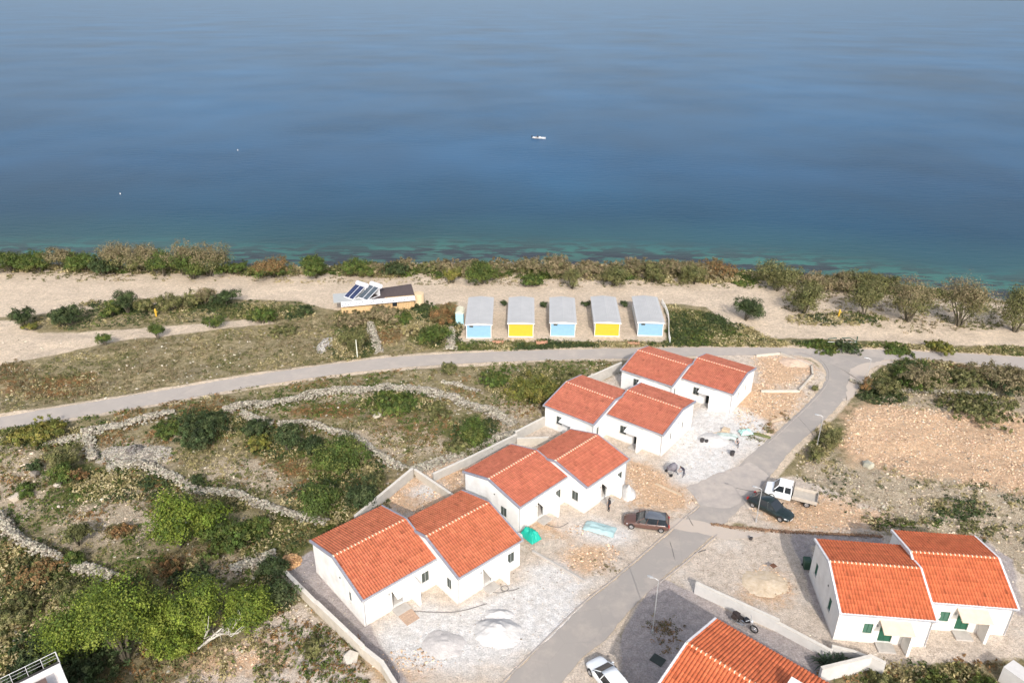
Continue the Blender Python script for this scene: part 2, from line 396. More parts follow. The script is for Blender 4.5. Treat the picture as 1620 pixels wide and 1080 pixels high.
_rd = np.maximum(sdf(road1, XF, YF), sdf(road2, XF, YF))
ZM['sand'] = np.maximum(ZM['sand'], np.clip(.5 + (_rd + .75 + .5 * (fbm(XF, YF, 2.5, 3) - .5)) / 1.0, 0, 1))
for k_ in ('green', 'rust', 'rubble'): ZM[k_] = ZM[k_] * np.clip(-_rd / .8, 0, 1)
def groundmat():
    m = bpy.data.materials.new('ground_surface'); m.use_nodes = True
    nt = m.node_tree; N = nt.nodes; Lk = nt.links
    bs = N['Principled BSDF']; bs.inputs['Roughness'].default_value = .95; bs.inputs['Specular IOR Level'].default_value = .15
    tc = N.new('ShaderNodeTexCoord')
    def noise(sc, det=6, ro=.6, w=0):
        n = N.new('ShaderNodeTexNoise'); n.inputs['Scale'].default_value = sc; n.inputs['Detail'].default_value = det; n.inputs['Roughness'].default_value = ro
        n.noise_dimensions = '3D'
        if w:
            mp = N.new('ShaderNodeMapping'); mp.inputs['Location'].default_value = (w, w * 2, 0); Lk.new(tc.outputs['Object'], mp.inputs['Vector']); Lk.new(mp.outputs[0], n.inputs['Vector'])
        else: Lk.new(tc.outputs['Object'], n.inputs['Vector'])
        return n.outputs['Fac']
    def rng_(inp, a, b, c=0.0, d=1.0):
        r = N.new('ShaderNodeMapRange'); r.interpolation_type = 'SMOOTHSTEP'
        for i, v in ((1, a), (2, b), (3, c), (4, d)): r.inputs[i].default_value = v
        Lk.new(inp, r.inputs[0]); return r.outputs[0]
    def mix(f, a, b, mode='MIX'):
        x = N.new('ShaderNodeMix'); x.data_type = 'RGBA'; x.blend_type = mode
        if isinstance(f, float): x.inputs[0].default_value = f
        else: Lk.new(f, x.inputs[0])
        for s, v in ((6, a), (7, b)):
            if isinstance(v, tuple): x.inputs[s].default_value = (*v, 1)
            else: Lk.new(v, x.inputs[s])
        return x.outputs[2]
    def maskf(name, nz, amp=.9, w=.12):
        a = N.new('ShaderNodeAttribute'); a.attribute_name = name
        m1 = N.new('ShaderNodeMath'); m1.operation = 'MULTIPLY_ADD'; m1.inputs[1].default_value = amp; m1.inputs[2].default_value = -amp / 2
        Lk.new(nz, m1.inputs[0])
        m2 = N.new('ShaderNodeMath'); m2.operation = 'ADD'; Lk.new(a.outputs['Fac'], m2.inputs[0]); Lk.new(m1.outputs[0], m2.inputs[1])
        return rng_(m2.outputs[0], .5 - w, .5 + w)
    nA = noise(.9, 8, .7); nB = noise(3.2, 6, .75, 13); nC = noise(.22, 5, .6, 31); nD = noise(9, 4, .7, 47)
    scrub = mix(rng_(nA, .38, .62), (.19, .16, .080), (.34, .275, .165))
    scrub = mix(rng_(nB, .5, .66), scrub, (.105, .105, .042))
    scrub = mix(rng_(nC, .5, .7), scrub, (.24, .20, .125))
    scrub = mix(rng_(nD, .62, .72), scrub, (.52, .47, .37))
    vo = N.new('ShaderNodeTexVoronoi'); vo.inputs['Scale'].default_value = 4.5; Lk.new(tc.outputs['Object'], vo.inputs['Vector'])
    stonef = rng_(vo.outputs['Distance'], .22, .30, 1, 0)
    c = scrub
    grn = mix(rng_(nB, .35, .6), (.05, .075, .02), (.13, .13, .04)); c = mix(maskf('green', nA, 1.3, .2), c, grn)
    rst = mix(rng_(nB, .4, .6), (.13, .09, .04), (.27, .14, .06)); c = mix(maskf('rust', nB, 1.3, .25), c, rst)
    rub = mix(rng_(nD, .42, .6), (.31, .245, .165), (.50, .415, .31)); rub = mix(stonef, rub, (.46, .41, .32)); rub = mix(rng_(nA, .54, .68), rub, (.21, .18, .10)); c = mix(maskf('rubble', nB, 1.3, .25), c, rub)
    snd = mix(rng_(nC, .35, .65), (.62, .505, .385), (.54, .44, .335)); snd = mix(rng_(nB, .55, .72), snd, (.46, .36, .24)); snd = mix(rng_(nD, .64, .74), snd, (.34, .27, .17)); c = mix(maskf('sand', nB, .7, .2), c, snd)
    drt = mix(rng_(nA, .35, .65), (.62, .53, .445), (.52, .435, .355)); drt = mix(rng_(nD, .56, .68), drt, (.33, .245, .165)); drt = mix(rng_(noise(22, 3, .6, 91), .60, .70), drt, (.22, .16, .11)); drt = mix(rng_(nC, .52, .66), drt, (.60, .53, .46)); c = mix(maskf('dirt', nB, .8, .15), c, drt)
    org = mix(rng_(nB, .4, .6), (.60, .375, .225), (.53, .385, .26)); org = mix(rng_(nD, .5, .66), org, (.64, .48, .33)); org = mix(rng_(noise(16, 3, .6, 71), .56, .68), org, (.30, .19, .12)); c = mix(maskf('orange', nA, 1.3, .3), c, org)
    wht = mix(rng_(nA, .35, .65), (.70, .68, .66), (.62, .585, .55)); c = mix(maskf('white', nA, 1.0, .3), c, wht)
    pav = mix(rng_(nA, .35, .65), (.40, .345, .325), (.36, .32, .305)); pav = mix(rng_(nB, .55, .72), pav, (.44, .36, .30)); c = mix(maskf('paved_and_shadow', nD, .15, .1), c, pav)
    gr = rng_(noise(6.5, 4, .75, 17), .36, .64, .80, 1.16); g2 = rng_(noise(1.7, 5, .7, 37), .35, .65, .84, 1.12)
    gm = N.new('ShaderNodeMath'); gm.operation = 'MULTIPLY'; Lk.new(gr, gm.inputs[0]); Lk.new(g2, gm.inputs[1])
    vs = N.new('ShaderNodeVectorMath'); vs.operation = 'SCALE'; Lk.new(c, vs.inputs[0]); Lk.new(gm.outputs[0], vs.inputs['Scale']); c = vs.outputs[0]
    Lk.new(c, bs.inputs['Base Color'])
    bp = N.new('ShaderNodeBump'); bp.inputs['Strength'].default_value = .8; bp.inputs['Distance'].default_value = .16
    ad = N.new('ShaderNodeMath'); ad.operation = 'ADD'; Lk.new(nB, ad.inputs[0]); Lk.new(nD, ad.inputs[1]); Lk.new(ad.outputs[0], bp.inputs['Height'])
    Lk.new(bp.outputs[0], bs.inputs['Normal'])
    return m
ground = npobj('ground', V, F, groundmat(), smooth=True)
for k in ZM:
    a = ground.data.attributes.new(k, 'FLOAT', 'POINT'); a.data.foreach_set('value', ZM[k].astype(np.float32))
tag(ground, kind='structure')

# ---------------------------------------------------------------- sea
wx = axis(-125, 125, 2.0, -30000, 30000); wy = axis(122, 200, 1.0, 112, 40000)
WX, WY = np.meshgrid(wx, wy); n1, n2 = len(wx), len(wy)
ii = (np.arange(n2 - 1)[:, None] * n1 + np.arange(n1 - 1)[None]).ravel()
def seamat():
    m = bpy.data.materials.new('sea_water'); m.use_nodes = True
    nt = m.node_tree; N = nt.nodes; Lk = nt.links
    bs = N['Principled BSDF']; bs.inputs['Roughness'].default_value = .30; bs.inputs['IOR'].default_value = 1.33; bs.inputs['Specular IOR Level'].default_value = .09
    at = N.new('ShaderNodeAttribute'); at.attribute_name = 'shore'
    tc = N.new('ShaderNodeTexCoord')
    def nse(sc, sx=1, sy=1, det=5, loc=0):
        mp = N.new('ShaderNodeMapping'); mp.inputs['Scale'].default_value = (sx, sy, 1); mp.inputs['Location'].default_value = (loc, loc, 0)
        Lk.new(tc.outputs['Object'], mp.inputs['Vector'])
        n = N.new('ShaderNodeTexNoise'); n.inputs['Scale'].default_value = sc; n.inputs['Detail'].default_value = det; n.inputs['Roughness'].default_value = .6
        Lk.new(mp.outputs[0], n.inputs['Vector']); return n.outputs['Fac']
    big = nse(.012, 1, .6, 4); pat = nse(.34, .5, 1.3, 7, 9); fine = nse(.5, .5, 2.0, 5, 3)
    # metres from the shore, wobbled
    mm = N.new('ShaderNodeMath'); mm.operation = 'MULTIPLY_ADD'; mm.inputs[1].default_value = 22; Lk.new(big, mm.inputs[0]); mm.inputs[2].default_value = -11
    sd = N.new('ShaderNodeMath'); sd.operation = 'ADD'; Lk.new(at.outputs['Fac'], sd.inputs[0]); Lk.new(mm.outputs[0], sd.inputs[1])
    mr = N.new('ShaderNodeMapRange'); mr.inputs[1].default_value = 0; mr.inputs[2].default_value = 100; Lk.new(sd.outputs[0], mr.inputs[0])
    cr = N.new('ShaderNodeValToRGB'); e = cr.color_ramp.elements
    e[0].position = 0; e[0].color = (.050, .100, .085, 1); e[1].position = 1; e[1].color = (.004, .062, .145, 1)
    for p, c in ((.10, (.040, .130, .110)), (.20, (.018, .070, .085)), (.42, (.002, .046, .092))):
        q = e.new(p); q.color = (*c, 1)
    Lk.new(mr.outputs[0], cr.inputs[0])
    # weed and rocks under shallow water
    r1 = N.new('ShaderNodeMapRange'); r1.interpolation_type = 'SMOOTHSTEP'; r1.inputs[1].default_value = .45; r1.inputs[2].default_value = .52; Lk.new(pat, r1.inputs[0])
    r2 = N.new('ShaderNodeMapRange'); r2.interpolation_type = 'SMOOTHSTEP'; r2.inputs[1].default_value = 5; r2.inputs[2].default_value = 24; r2.inputs[3].default_value = .95; r2.inputs[4].default_value = 0; Lk.new(at.outputs['Fac'], r2.inputs[0])
    ml = N.new('ShaderNodeMath'); ml.operation = 'MULTIPLY'; Lk.new(r1.outputs[0], ml.inputs[0]); Lk.new(r2.outputs[0], ml.inputs[1])
    mx = N.new('ShaderNodeMix'); mx.data_type = 'RGBA'; mx.inputs[7].default_value = (.030, .034, .042, 1); Lk.new(ml.outputs[0], mx.inputs[0]); Lk.new(cr.outputs[0], mx.inputs[6])
    # broad tone patches
    r3 = N.new('ShaderNodeMapRange'); r3.inputs[1].default_value = .3; r3.inputs[2].default_value = .7; r3.inputs[3].default_value = .62; r3.inputs[4].default_value = 1.28; Lk.new(nse(.008, 1, .8, 3, 4), r3.inputs[0])
    vs = N.new('ShaderNodeVectorMath'); vs.operation = 'SCALE'; Lk.new(mx.outputs[2], vs.inputs[0]); Lk.new(r3.outputs[0], vs.inputs['Scale'])
    Lk.new(vs.outputs[0], bs.inputs['Base Color'])
    bp = N.new('ShaderNodeBump'); bp.inputs['Distance'].default_value = .4; Lk.new(fine, bp.inputs['Height'])
    # calm and ruffled streaks
    r4 = N.new('ShaderNodeMapRange'); r4.inputs[1].default_value = .42; r4.inputs[2].default_value = .62; r4.inputs[3].default_value = .16; r4.inputs[4].default_value = .5; Lk.new(nse(.02, .7, 1, 4, 22), r4.inputs[0])
    Lk.new(r4.outputs[0], bp.inputs['Strength']); Lk.new(bp.outputs[0], bs.inputs['Normal'])
    return m
sea = npobj('sea_water', np.stack([WX, WY, np.full(WX.shape, -1.2)], -1).reshape(-1, 3), np.stack([ii, ii + 1, ii + 1 + n1, ii + n1], 1), seamat())
a = sea.data.attributes.new('shore', 'FLOAT', 'POINT'); a.data.foreach_set('value', (WY - yshore(WX.ravel()).reshape(WX.shape)).ravel().astype(np.float32))
tag(sea, kind='structure')

# ---------------------------------------------------------------- roads
def roughen(poly, step=1.2, amp=.12):
    out = []
    for i in range(len(poly)):
        a = np.array(poly[i]); b = np.array(poly[(i + 1) % len(poly)]); n = max(1, int(np.linalg.norm(b - a) / step))
        for k in range(n):
            p = a + (b - a) * k / n; out.append((p[0] + random.uniform(-amp, amp), p[1] + random.uniform(-amp, amp)))
    return out
def smoothpoly(pts, it=2):
    for _ in range(it):
        o = []
        for i in range(len(pts) - 1):
            a, b = pts[i], pts[i + 1]
            o += [(a[0] * .75 + b[0] * .25, a[1] * .75 + b[1] * .25), (a[0] * .25 + b[0] * .75, a[1] * .25 + b[1] * .75)]
        pts = [pts[0]] + o + [pts[-1]]
    return pts
def sheet(name, poly, z, m, thick=.0):
    me = bpy.data.meshes.new(name); bm = bmesh.new()
    vs = [bm.verts.new((p[0], p[1], z)) for p in poly]
    f = bm.faces.new(vs); bmesh.ops.triangulate(bm, faces=[f])
    bmesh.ops.recalc_face_normals(bm, faces=bm.faces)
    for f in bm.faces:
        if f.normal.z < 0: f.normal_flip()
    bm.to_mesh(me); bm.free(); me.materials.append(m)
    o = bpy.data.objects.new(name, me); COL.objects.link(o); tag(o, kind='structure'); return o
def resamp(P, n):
    P = np.array(P); d = np.r_[0, np.cumsum(np.hypot(*np.diff(P, axis=0).T))]; t = np.linspace(0, d[-1], n)
    return np.stack([np.interp(t, d, P[:, 0]), np.interp(t, d, P[:, 1])], -1)
def band(name, A, B, z, m, n=160, amp=.09):
    A = resamp(A, n); B = resamp(B, n); A = A + rng.uniform(-amp, amp, A.shape); B = B + rng.uniform(-amp, amp, B.shape)
    V = np.concatenate([np.c_[A, np.full(n, z)], np.c_[B, np.full(n, z)]]); i = np.arange(n - 1)
    F = np.stack([i, i + 1, i + 1 + n, i + n], 1)
    e = V[1] - V[0]; f_ = V[n] - V[0]
    if e[0] * f_[1] - e[1] * f_[0] < 0: F = F[:, ::-1]
    o = npobj(name, V, F, m); tag(o, kind='structure'); return o
def asphalt(name, c1, c2, dust):
    m = mat(name, c1, .9, .12, .5, .25, 30, col2=c2)
    nt = m.node_tree; N = nt.nodes; Lk = nt.links; bs = N['Principled BSDF']
    src = bs.inputs['Base Color'].links[0].from_socket
    tc = [n for n in N if n.type == 'TEX_COORD'][0]
    nz = N.new('ShaderNodeTexNoise'); nz.inputs['Scale'].default_value = .35; nz.inputs['Detail'].default_value = 8; nz.inputs['Roughness'].default_value = .7
    Lk.new(tc.outputs['Object'], nz.inputs['Vector'])
    mr = N.new('ShaderNodeMapRange'); mr.inputs[1].default_value = .48; mr.inputs[2].default_value = .72; mr.inputs[4].default_value = dust; Lk.new(nz.outputs['Fac'], mr.inputs[0])
    mx = N.new('ShaderNodeMix'); mx.data_type = 'RGBA'; mx.inputs[7].default_value = (.47, .40, .34, 1)
    Lk.new(mr.outputs[0], mx.inputs[0]); Lk.new(src, mx.inputs[6])
    # sealed cracks
    vo = N.new('ShaderNodeTexVoronoi'); vo.feature = 'DISTANCE_TO_EDGE'; vo.inputs['Scale'].default_value = .22
    Lk.new(tc.outputs['Object'], vo.inputs['Vector'])
    cr = N.new('ShaderNodeMapRange'); cr.inputs[1].default_value = .004; cr.inputs[2].default_value = .012; cr.inputs[3].default_value = .12; cr.inputs[4].default_value = 0; Lk.new(vo.outputs['Distance'], cr.inputs[0])
    m2 = N.new('ShaderNodeMix'); m2.data_type = 'RGBA'; m2.inputs[7].default_value = (.2, .18, .17, 1); Lk.new(cr.outputs[0], m2.inputs[0]); Lk.new(mx.outputs[2], m2.inputs[6])
    Lk.new(m2.outputs[2], bs.inputs['Base Color'])
    return m
m_road1 = asphalt('coast_road_asphalt', (.42, .375, .335), (.36, .32, .285), .75)
m_road2 = asphalt('lane_asphalt', (.355, .322, .292), (.305, .275, .25), .65)
band('coast_road', W(smoothpoly(R1_top)), W(smoothpoly(R1_bot))[::-1], .030, m_road1, 260, .10)
band('village_lane', W(smoothpoly(R2_L)), W(smoothpoly(R2_R))[::-1], .036, m_road2, 150, .08)
m_patch = mat('dusty_patch', (.56, .47, .39), .95, .15, 1.2, .3, 25, col2=(.44, .38, .33))
sheet('dusty_crossing', roughen(W([(1075, 815), (1120, 822), (1165, 835), (1190, 838), (1225, 842), (1150, 850), (1118, 842), (1085, 836), (1050, 832)]), .7, .16), .041, m_patch)
sheet('dusty_junction', roughen(W([(1345, 578), (1362, 571), (1400, 564), (1446, 565), (1408, 576), (1378, 588), (1364, 606), (1350, 622), (1336, 634), (1342, 606)]), .7, .3), .0415, m_patch)
sheet('mud_track', roughen(W([(1090, 768), (1130, 748), (1190, 728), (1220, 748), (1200, 768), (1160, 800), (1130, 800), (1110, 796)]), .7, .22), .0405, mat('dusty_asphalt', (.37, .335, .31), .95, .12, .8, .2, 25, col2=(.45, .39, .34)))
m_tar_shadow = mat('tar_and_shadow_line', (.16, .145, .135), .9, .15, 4)
for q_ in ([(1166, 768), (1186, 772), (1206, 776)], [(1258, 650), (1276, 668), (1296, 694)], [(1308, 568), (1336, 580), (1368, 602)], [(1062, 852), (1067, 866), (1071, 884)], [(1090, 812), (1100, 830)], [(1120, 866), (1102, 872)]):  # second and third trace lamp post shadows painted dark, the rest tar seams
    q_ = W(smoothpoly(q_)); L_ = [(x + random.uniform(-.05, .05), y + .07) for x, y in q_]; sheet('tar_and_shadow_line', L_ + [(x + .06, y - .07) for x, y in q_[::-1]], .0445, m_tar_shadow)
m_kerb = mat('kerb_concrete', (.36, .32, .29), .9, .15, 3, .2, 20)
def strip(name, pts, w, h, m, z0=-.15, parent=None):
    """a low solid band following a line of world points"""
    mb = MB(); pts = [Vector((p[0], p[1], 0)) for p in pts]; L = []; Rr = []
    for i, p in enumerate(pts):
        d = (pts[min(i + 1, len(pts) - 1)] - pts[max(0, i - 1)]).normalized(); n = Vector((-d.y, d.x, 0)) * w / 2
        L.append(p + n); Rr.append(p - n)
    mb.loft([[(l.x, l.y, z0), (l.x, l.y, h), (r.x, r.y, h), (r.x, r.y, z0)] for l, r in zip(L, Rr)])
    return mb.build(name, m, parent)
strip('lane_kerb', W(smoothpoly([(1262, 549), (1294, 560), (1311, 576), (1314, 592), (1304, 612), (1264, 653), (1217, 697)])), .12, .09, m_kerb)['kind'] = 'structure'
strip('lane_kerb', W(smoothpoly([(1108, 797), (1070, 830), (1018, 876), (973, 916), (928, 950), (878, 1001), (798, 1082)])), .10, .08, m_kerb)['kind'] = 'structure'
strip('lane_kerb', W(smoothpoly([(1138, 842), (1102, 875), (1060, 909), (1040, 925)])), .10, .08, m_kerb)['kind'] = 'structure'
# ---------------------------------------------------------------- houses
m_plaster = mat('white_plaster', (.72, .705, .68), .85, .05, 1.2, .2, 18, col2=(.80, .79, .77), stain=.22)
m_plaster2 = mat('white_plaster_villa', (.73, .70, .66), .85, .05, 1.2, .2, 18, col2=(.80, .775, .74), stain=.14)
m_verge = mat('grey_verge', (.25, .25, .295), .8, .15, 3)
m_vergew = mat('pale_verge', (.60, .59, .60), .8, .12, 3)
m_frame = mat('grey_frame', (.30, .31, .31), .6, .1)
m_slat = mat('grey_green_shutter', (.05, .06, .052), .7, .15)
m_gshut = mat('green_shutter', (.016, .085, .05), .6, .15)
m_pipe = mat('zinc_pipe', (.42, .42, .44), .5, .12, metal=.3)
m_stone = mat('concrete_grey', (.42, .39, .36), .9, .15, 2, .3, 15)
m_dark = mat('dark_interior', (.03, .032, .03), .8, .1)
m_plinth = mat('plinth_render', (.60, .56, .52), .9, .12, 2, .2, 14)
m_cream = mat('cream_mortar', (.72, .58, .42), .9, .15, 6)
m_sill = mat('stone_sill', (.62, .58, .52), .85, .1)
def roofmat(name, c, c2): return mat(name, c, .78, .1, 1.1, .15, 30, col2=c2, attr=True, spec=.25)
m_roofA = roofmat('orange_tile', (.50, .145, .070), (.57, .18, .093))
m_roofB = roofmat('brick_tile', (.46, .138, .080), (.53, .168, .100))
m_roofC = roofmat('rose_tile', (.46, .145, .088), (.52, .175, .110))
m_roofD = roofmat('fresh_orange_tile', (.53, .130, .052), (.61, .165, .07))

def tile_slope(name, x0, x1, y0, z0, y1, z1, m, parent, tw=.24, tl=.38, amp=.062, wav=0.0):
    """barrel tiles on a slope from the eave (y0,z0) up to the ridge (y1,z1)"""
    L = x1 - x0; nt_ = max(1, int(round(L / tw))); tw = L / nt_
    S = math.hypot(y1 - y0, z1 - z0); nr = max(1, int(round(S / tl))); tl = S / nr
    per = 6; us = np.arange(nt_ * per + 1) / per                 # in tiles
    vs = np.array([q for k in range(nr) for q in (k + .001, k + .999)])
    U, Vv = np.meshgrid(us, vs)
    row = np.floor(Vv); colx = np.minimum(np.floor(U), nt_ - 1)
    jr = rng.random((nr, nt_ + 1)); jz = (jr[row.astype(int), colx.astype(int)] - .5) * .018
    prof = np.abs(np.cos(math.pi * U)) ** .8 * amp
    h = prof + (1 - (Vv - row)) * .035 + jz
    dy, dz = (y1 - y0) / S, (z1 - z0) / S
    ny_, nz_ = -dz * (1 if dy > 0 else -1), abs(dy)
    s = Vv * tl
    wv = wav * np.sin(U * tw * 2 * math.pi / 1.15 + s * .25) if wav else 0
    X = x0 + U * tw; Y = y0 + dy * s + ny_ * (h + wv); Zz = z0 + dz * s + nz_ * (h + wv)
    nu, nv = U.shape[1], U.shape[0]
    ii = (np.arange(nv - 1)[:, None] * nu + np.arange(nu - 1)[None]).ravel()
    F = np.stack([ii, ii + 1, ii + 1 + nu, ii + nu], 1)
    if dy < 0: F = F[:, ::-1]
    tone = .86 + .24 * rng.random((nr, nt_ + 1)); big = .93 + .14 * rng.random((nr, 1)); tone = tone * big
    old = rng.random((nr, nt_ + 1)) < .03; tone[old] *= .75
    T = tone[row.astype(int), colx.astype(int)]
    T = T * np.where(prof < amp * .5, .58, 1.0) * np.where(Vv - row < .02, .80, 1.0)  # crease shade painted into tile colour: darker valleys and row steps
    Cc = np.stack([T, T * (.97 + .06 * jr[row.astype(int), colx.astype(int)]), T], -1).reshape(-1, 3)
    return npobj(name, np.stack([X, Y, Zz], -1).reshape(-1, 3), F, m, parent, Cc, smooth=False)

def wall_panel(mb, o, u, n, L, H, holes, t=.28):
    """vertical wall with openings: o corner, u along, n outward, holes [(u0,u1,z0,z1)]"""
    o = Vector(o); u = Vector(u); n = Vector(n); up = Vector((0, 0, 1))
    us = sorted({0, L} | {h[0] for h in holes} | {h[1] for h in holes}); zs = sorted({0, H} | {h[2] for h in holes} | {h[3] for h in holes})
    P = lambda a, z, d=0: o + u * a + up * z - n * d
    for i in range(len(us) - 1):
        for j in range(len(zs) - 1):
            cu, cz = (us[i] + us[i + 1]) / 2, (zs[j] + zs[j + 1]) / 2
            if any(h[0] < cu < h[1] and h[2] < cz < h[3] for h in holes): continue
            mb.face([P(us[i], zs[j]), P(us[i + 1], zs[j]), P(us[i + 1], zs[j + 1]), P(us[i], zs[j + 1])])
    for a, b, c, d in holes:
        mb.face([P(a, c), P(a, d), P(a, d, t), P(a, c, t)]); mb.face([P(b, c), P(b, d), P(b, d, t), P(b, c, t)])
        mb.face([P(a, d), P(b, d), P(b, d, t), P(a, d, t)]); mb.face([P(a, c), P(b, c), P(b, c, t), P(a, c, t)])

def frameM(o, u, n):
    """matrix: local x along the wall, y inward, z up"""
    o = Vector(o); u = Vector(u).normalized(); n = Vector(n).normalized()
    return Matrix(((u.x, -n.x, 0, o.x), (u.y, -n.y, 0, o.y), (0, 0, 1, o.z), (0, 0, 0, 1)))
def make_window(parent, M, w, h, style, label=None):
    """M places the lower left outer corner; x along wall, y inward"""
    f = MB(); b = .06
    f.box(0, w, .05, .13, 0, b, 0, M); f.box(0, w, .05, .13, h - b, h, 0, M); f.box(0, b, .05, .13, b, h - b, 0, M); f.box(w - b, w, .05, .13, b, h - b, 0, M)
    f.box(w / 2 - .03, w / 2 + .03, .055, .125, b, h - b, 0, M)
    wo_ = f.build('window', m_gshut if style == 'green' else m_frame, parent)
    p = MB(); p.box(b, w - b, .10, .115, b, h - b, 0, M); p.build('pane', GLASS, wo_)
    if style != 'open':
        s = MB(); zz = b + .02
        for x0, x1 in ((b + .01, w / 2 - .035), (w / 2 + .035, w - b - .01)):
            z = b + .02
            while z < h - b - .05:
                s.face([M @ Vector(q) for q in ((x0, .045, z), (x1, .045, z), (x1, .085, z + .055), (x0, .085, z + .055))]); z += .06
        s.build('shutter', m_gshut if style == 'green' else m_slat, wo_)
    sl_ = MB(); sl_.box(-.06, w + .06, -.05, .12, -.07, -.004, 0, M); sl_.build('sill', m_sill, wo_)
    return wo_
GLASS = glassmat()

def unit(root, x0, y0, L, Wd, he, hr, hb, d, roof, verge, lay, plaster, first, dish=None, wav=0.0, gable_windows=(), tl=.38, tw=.24, winstyle='grey'):
    """one dwelling of a pair. Front facade at y0 facing -y"""
    x1, y1 = x0 + L, y0 + Wd
    mir = lay.get('mirror', False)
    fx = (lambda a: L - a) if mir else (lambda a: a)
    def span(a, b): p, q = fx(a), fx(b); return (min(p, q), max(p, q))
    holes = []
    for k, (a, b, c, e) in lay['open'].items():
        s = span(a * L, b * L); holes.append((k, s[0], s[1], c, e))
    mb = MB()
    wall_panel(mb, (x0, y0, 0), (1, 0, 0), (0, -1, 0), L, he, [h[1:] for h in holes])
    wall_panel(mb, (x1, y1, 0), (-1, 0, 0), (0, 1, 0), L, hb, [])
    gl = [g for g in gable_windows if g[0] == 'L']; gr = [g for g in gable_windows if g[0] == 'R']
    wall_panel(mb, (x0, y1, 0), (0, -1, 0), (-1, 0, 0), Wd, he, [(Wd - g[1] - g[2], Wd - g[1], g[3], g[3] + g[4]) for g in gl])
    wall_panel(mb, (x1, y0, 0), (0, 1, 0), (1, 0, 0), Wd, he, [(g[1], g[1] + g[2], g[3], g[3] + g[4]) for g in gr])
    for xx in (x0, x1):
        mb.face([(xx, y0, he), (xx, y0 + d, hr), (xx, y1, max(hb, he + .001)), (xx, y1, he)])
    mb.box(x0 + .05, x1 - .05, y0 + .30, y1 - .05, .0, .08)
    wall = mb.build('wall', plaster, root)
    pb = MB(); pb.box(x0 - .03, x1 + .03, y0 - .03, y1 + .03, -.3, .14); pb.build('plinth', m_plinth, root)
    # near-black panel behind the openings paints the darkness of the unlit rooms
    ib = MB(); ib.box(x0 + .1, x1 - .1, y0 + 1.6, y0 + 1.7, .1, he - .2); ib.build('dark_room_panel', m_dark, root)
    for k, a, b, c, e in holes:
        M = frameM((x0 + a, y0, c), (1, 0, 0), (0, -1, 0))
        if k.startswith('window'):
            make_window(root, M, b - a, e - c, winstyle)
        else:
            w, h = b - a, e - c
            db = MB()
            fr = .07
            db.box(0, fr, .1, .2, 0, h, 0, M); db.box(w - fr, w, .1, .2, 0, h, 0, M); db.box(fr, w - fr, .1, .2, h - fr, h, 0, M)
            do = db.build('door', m_gshut if winstyle == 'green' else m_frame, root)
            lb = MB()
            if winstyle == 'green':
                lb.box(fr, w / 2 - .01, .12, .17, 0.02, h - fr, 0, M); lb.box(w / 2 + .01, w - fr, .12, .17, .02, h - fr, 0, M)
                lb.build('door_leaf', m_gshut, do)
                hb_ = MB(); hb_.box(w / 2 - .12, w / 2 - .03, .09, .118, 1.0, 1.05, 0, M); hb_.build('handle', m_pipe, do)
            else:
                A = M @ Matrix.Translation((fr, .2, 0)) @ Matrix.Rotation(R(65), 4, 'Z')
                lb.box(0, w - 2 * fr, 0, .05, .02, h - fr, 0, A); lb.build('door_leaf', m_slat, do)
    # canopy and fin wall beside the door
    a, b = span(lay['canopy'][0] * L, lay['canopy'][1] * L)
    cb = MB(); ch_ = 2.32
    cb.loft([[(x0 + a, y0 + .0, ch_ + .42), (x0 + a, y0 - 1.25, ch_ + .06), (x0 + a, y0 - 1.25, ch_ - .06), (x0 + a, y0 + .0, ch_ + .28)],
             [(x0 + b, y0 + .0, ch_ + .42), (x0 + b, y0 - 1.25, ch_ + .06), (x0 + b, y0 - 1.25, ch_ - .06), (x0 + b, y0 + .0, ch_ + .28)]])
    cb.build('canopy', lay.get('canopy_mat', plaster), root)
    f0, f1 = span(lay['fin'] * L - .12, lay['fin'] * L + .12)
    fb = MB(); fb.loft([[(x0 + f0, y0 + .01, 0), (x0 + f0, y0 - 1.2, 0), (x0 + f0, y0 - 1.2, ch_ - .06), (x0 + f0, y0 + .01, ch_ + .285)],
                        [(x0 + f1, y0 + .01, 0), (x0 + f1, y0 - 1.2, 0), (x0 + f1, y0 - 1.2, ch_ - .06), (x0 + f1, y0 + .01, ch_ + .285)]])
    fb.build('fin_wall', plaster, root)
    # landing and steps
    dk = [h for h in holes if h[0] == 'door'][0]
    sb = MB(); sb.box(x0 + dk[1] - .15, x0 + dk[2] + .15, y0 - 1.05, y0 - .035, -.1, .17); sb.build('landing', m_stone, root)
    s2 = MB()
    for k in range(lay.get('steps', 0)):
        s2.box(x0 + dk[1] - .1, x0 + dk[2] + .1, y0 - 1.40 - .33 * k, y0 - 1.06 - .33 * k, -.1, .13 - .035 * k)
    if lay.get('steps', 0): s2.build('step', mat('hollow_brick', (.42, .30, .22), .9, .3, 9, .5, 14), root)
    # roof
    ov = .16; e1 = .30
    k1 = (hr - he) / d; k2 = (hr - hb) / (Wd - d)
    rl = [(y0 - e1, he - e1 * k1), (y0 + d, hr), (y1 + e1, hb - e1 * k2)]
    sb = MB(); xa, xb = x0 - ov, x1 + ov
    if not first: xa = x0 - .10
    pts = [(rl[0][0], rl[0][1]), (rl[1][0], rl[1][1]), (rl[2][0], rl[2][1]), (rl[2][0], rl[2][1] - .1), (rl[1][0], rl[1][1] - .12), (rl[0][0], rl[0][1] - .1)]
    sb.loft([[(xa, p[0], p[1]) for p in pts], [(xb, p[0], p[1]) for p in pts]])
    ro = sb.build('roof', verge, root)
    vw = .17
    tile_slope('tiles', xa + vw, xb - vw, rl[0][0] + .05, rl[0][1] + .02, rl[1][0], rl[1][1] + .02, roof, ro, wav=0, tl=tl, tw=tw)
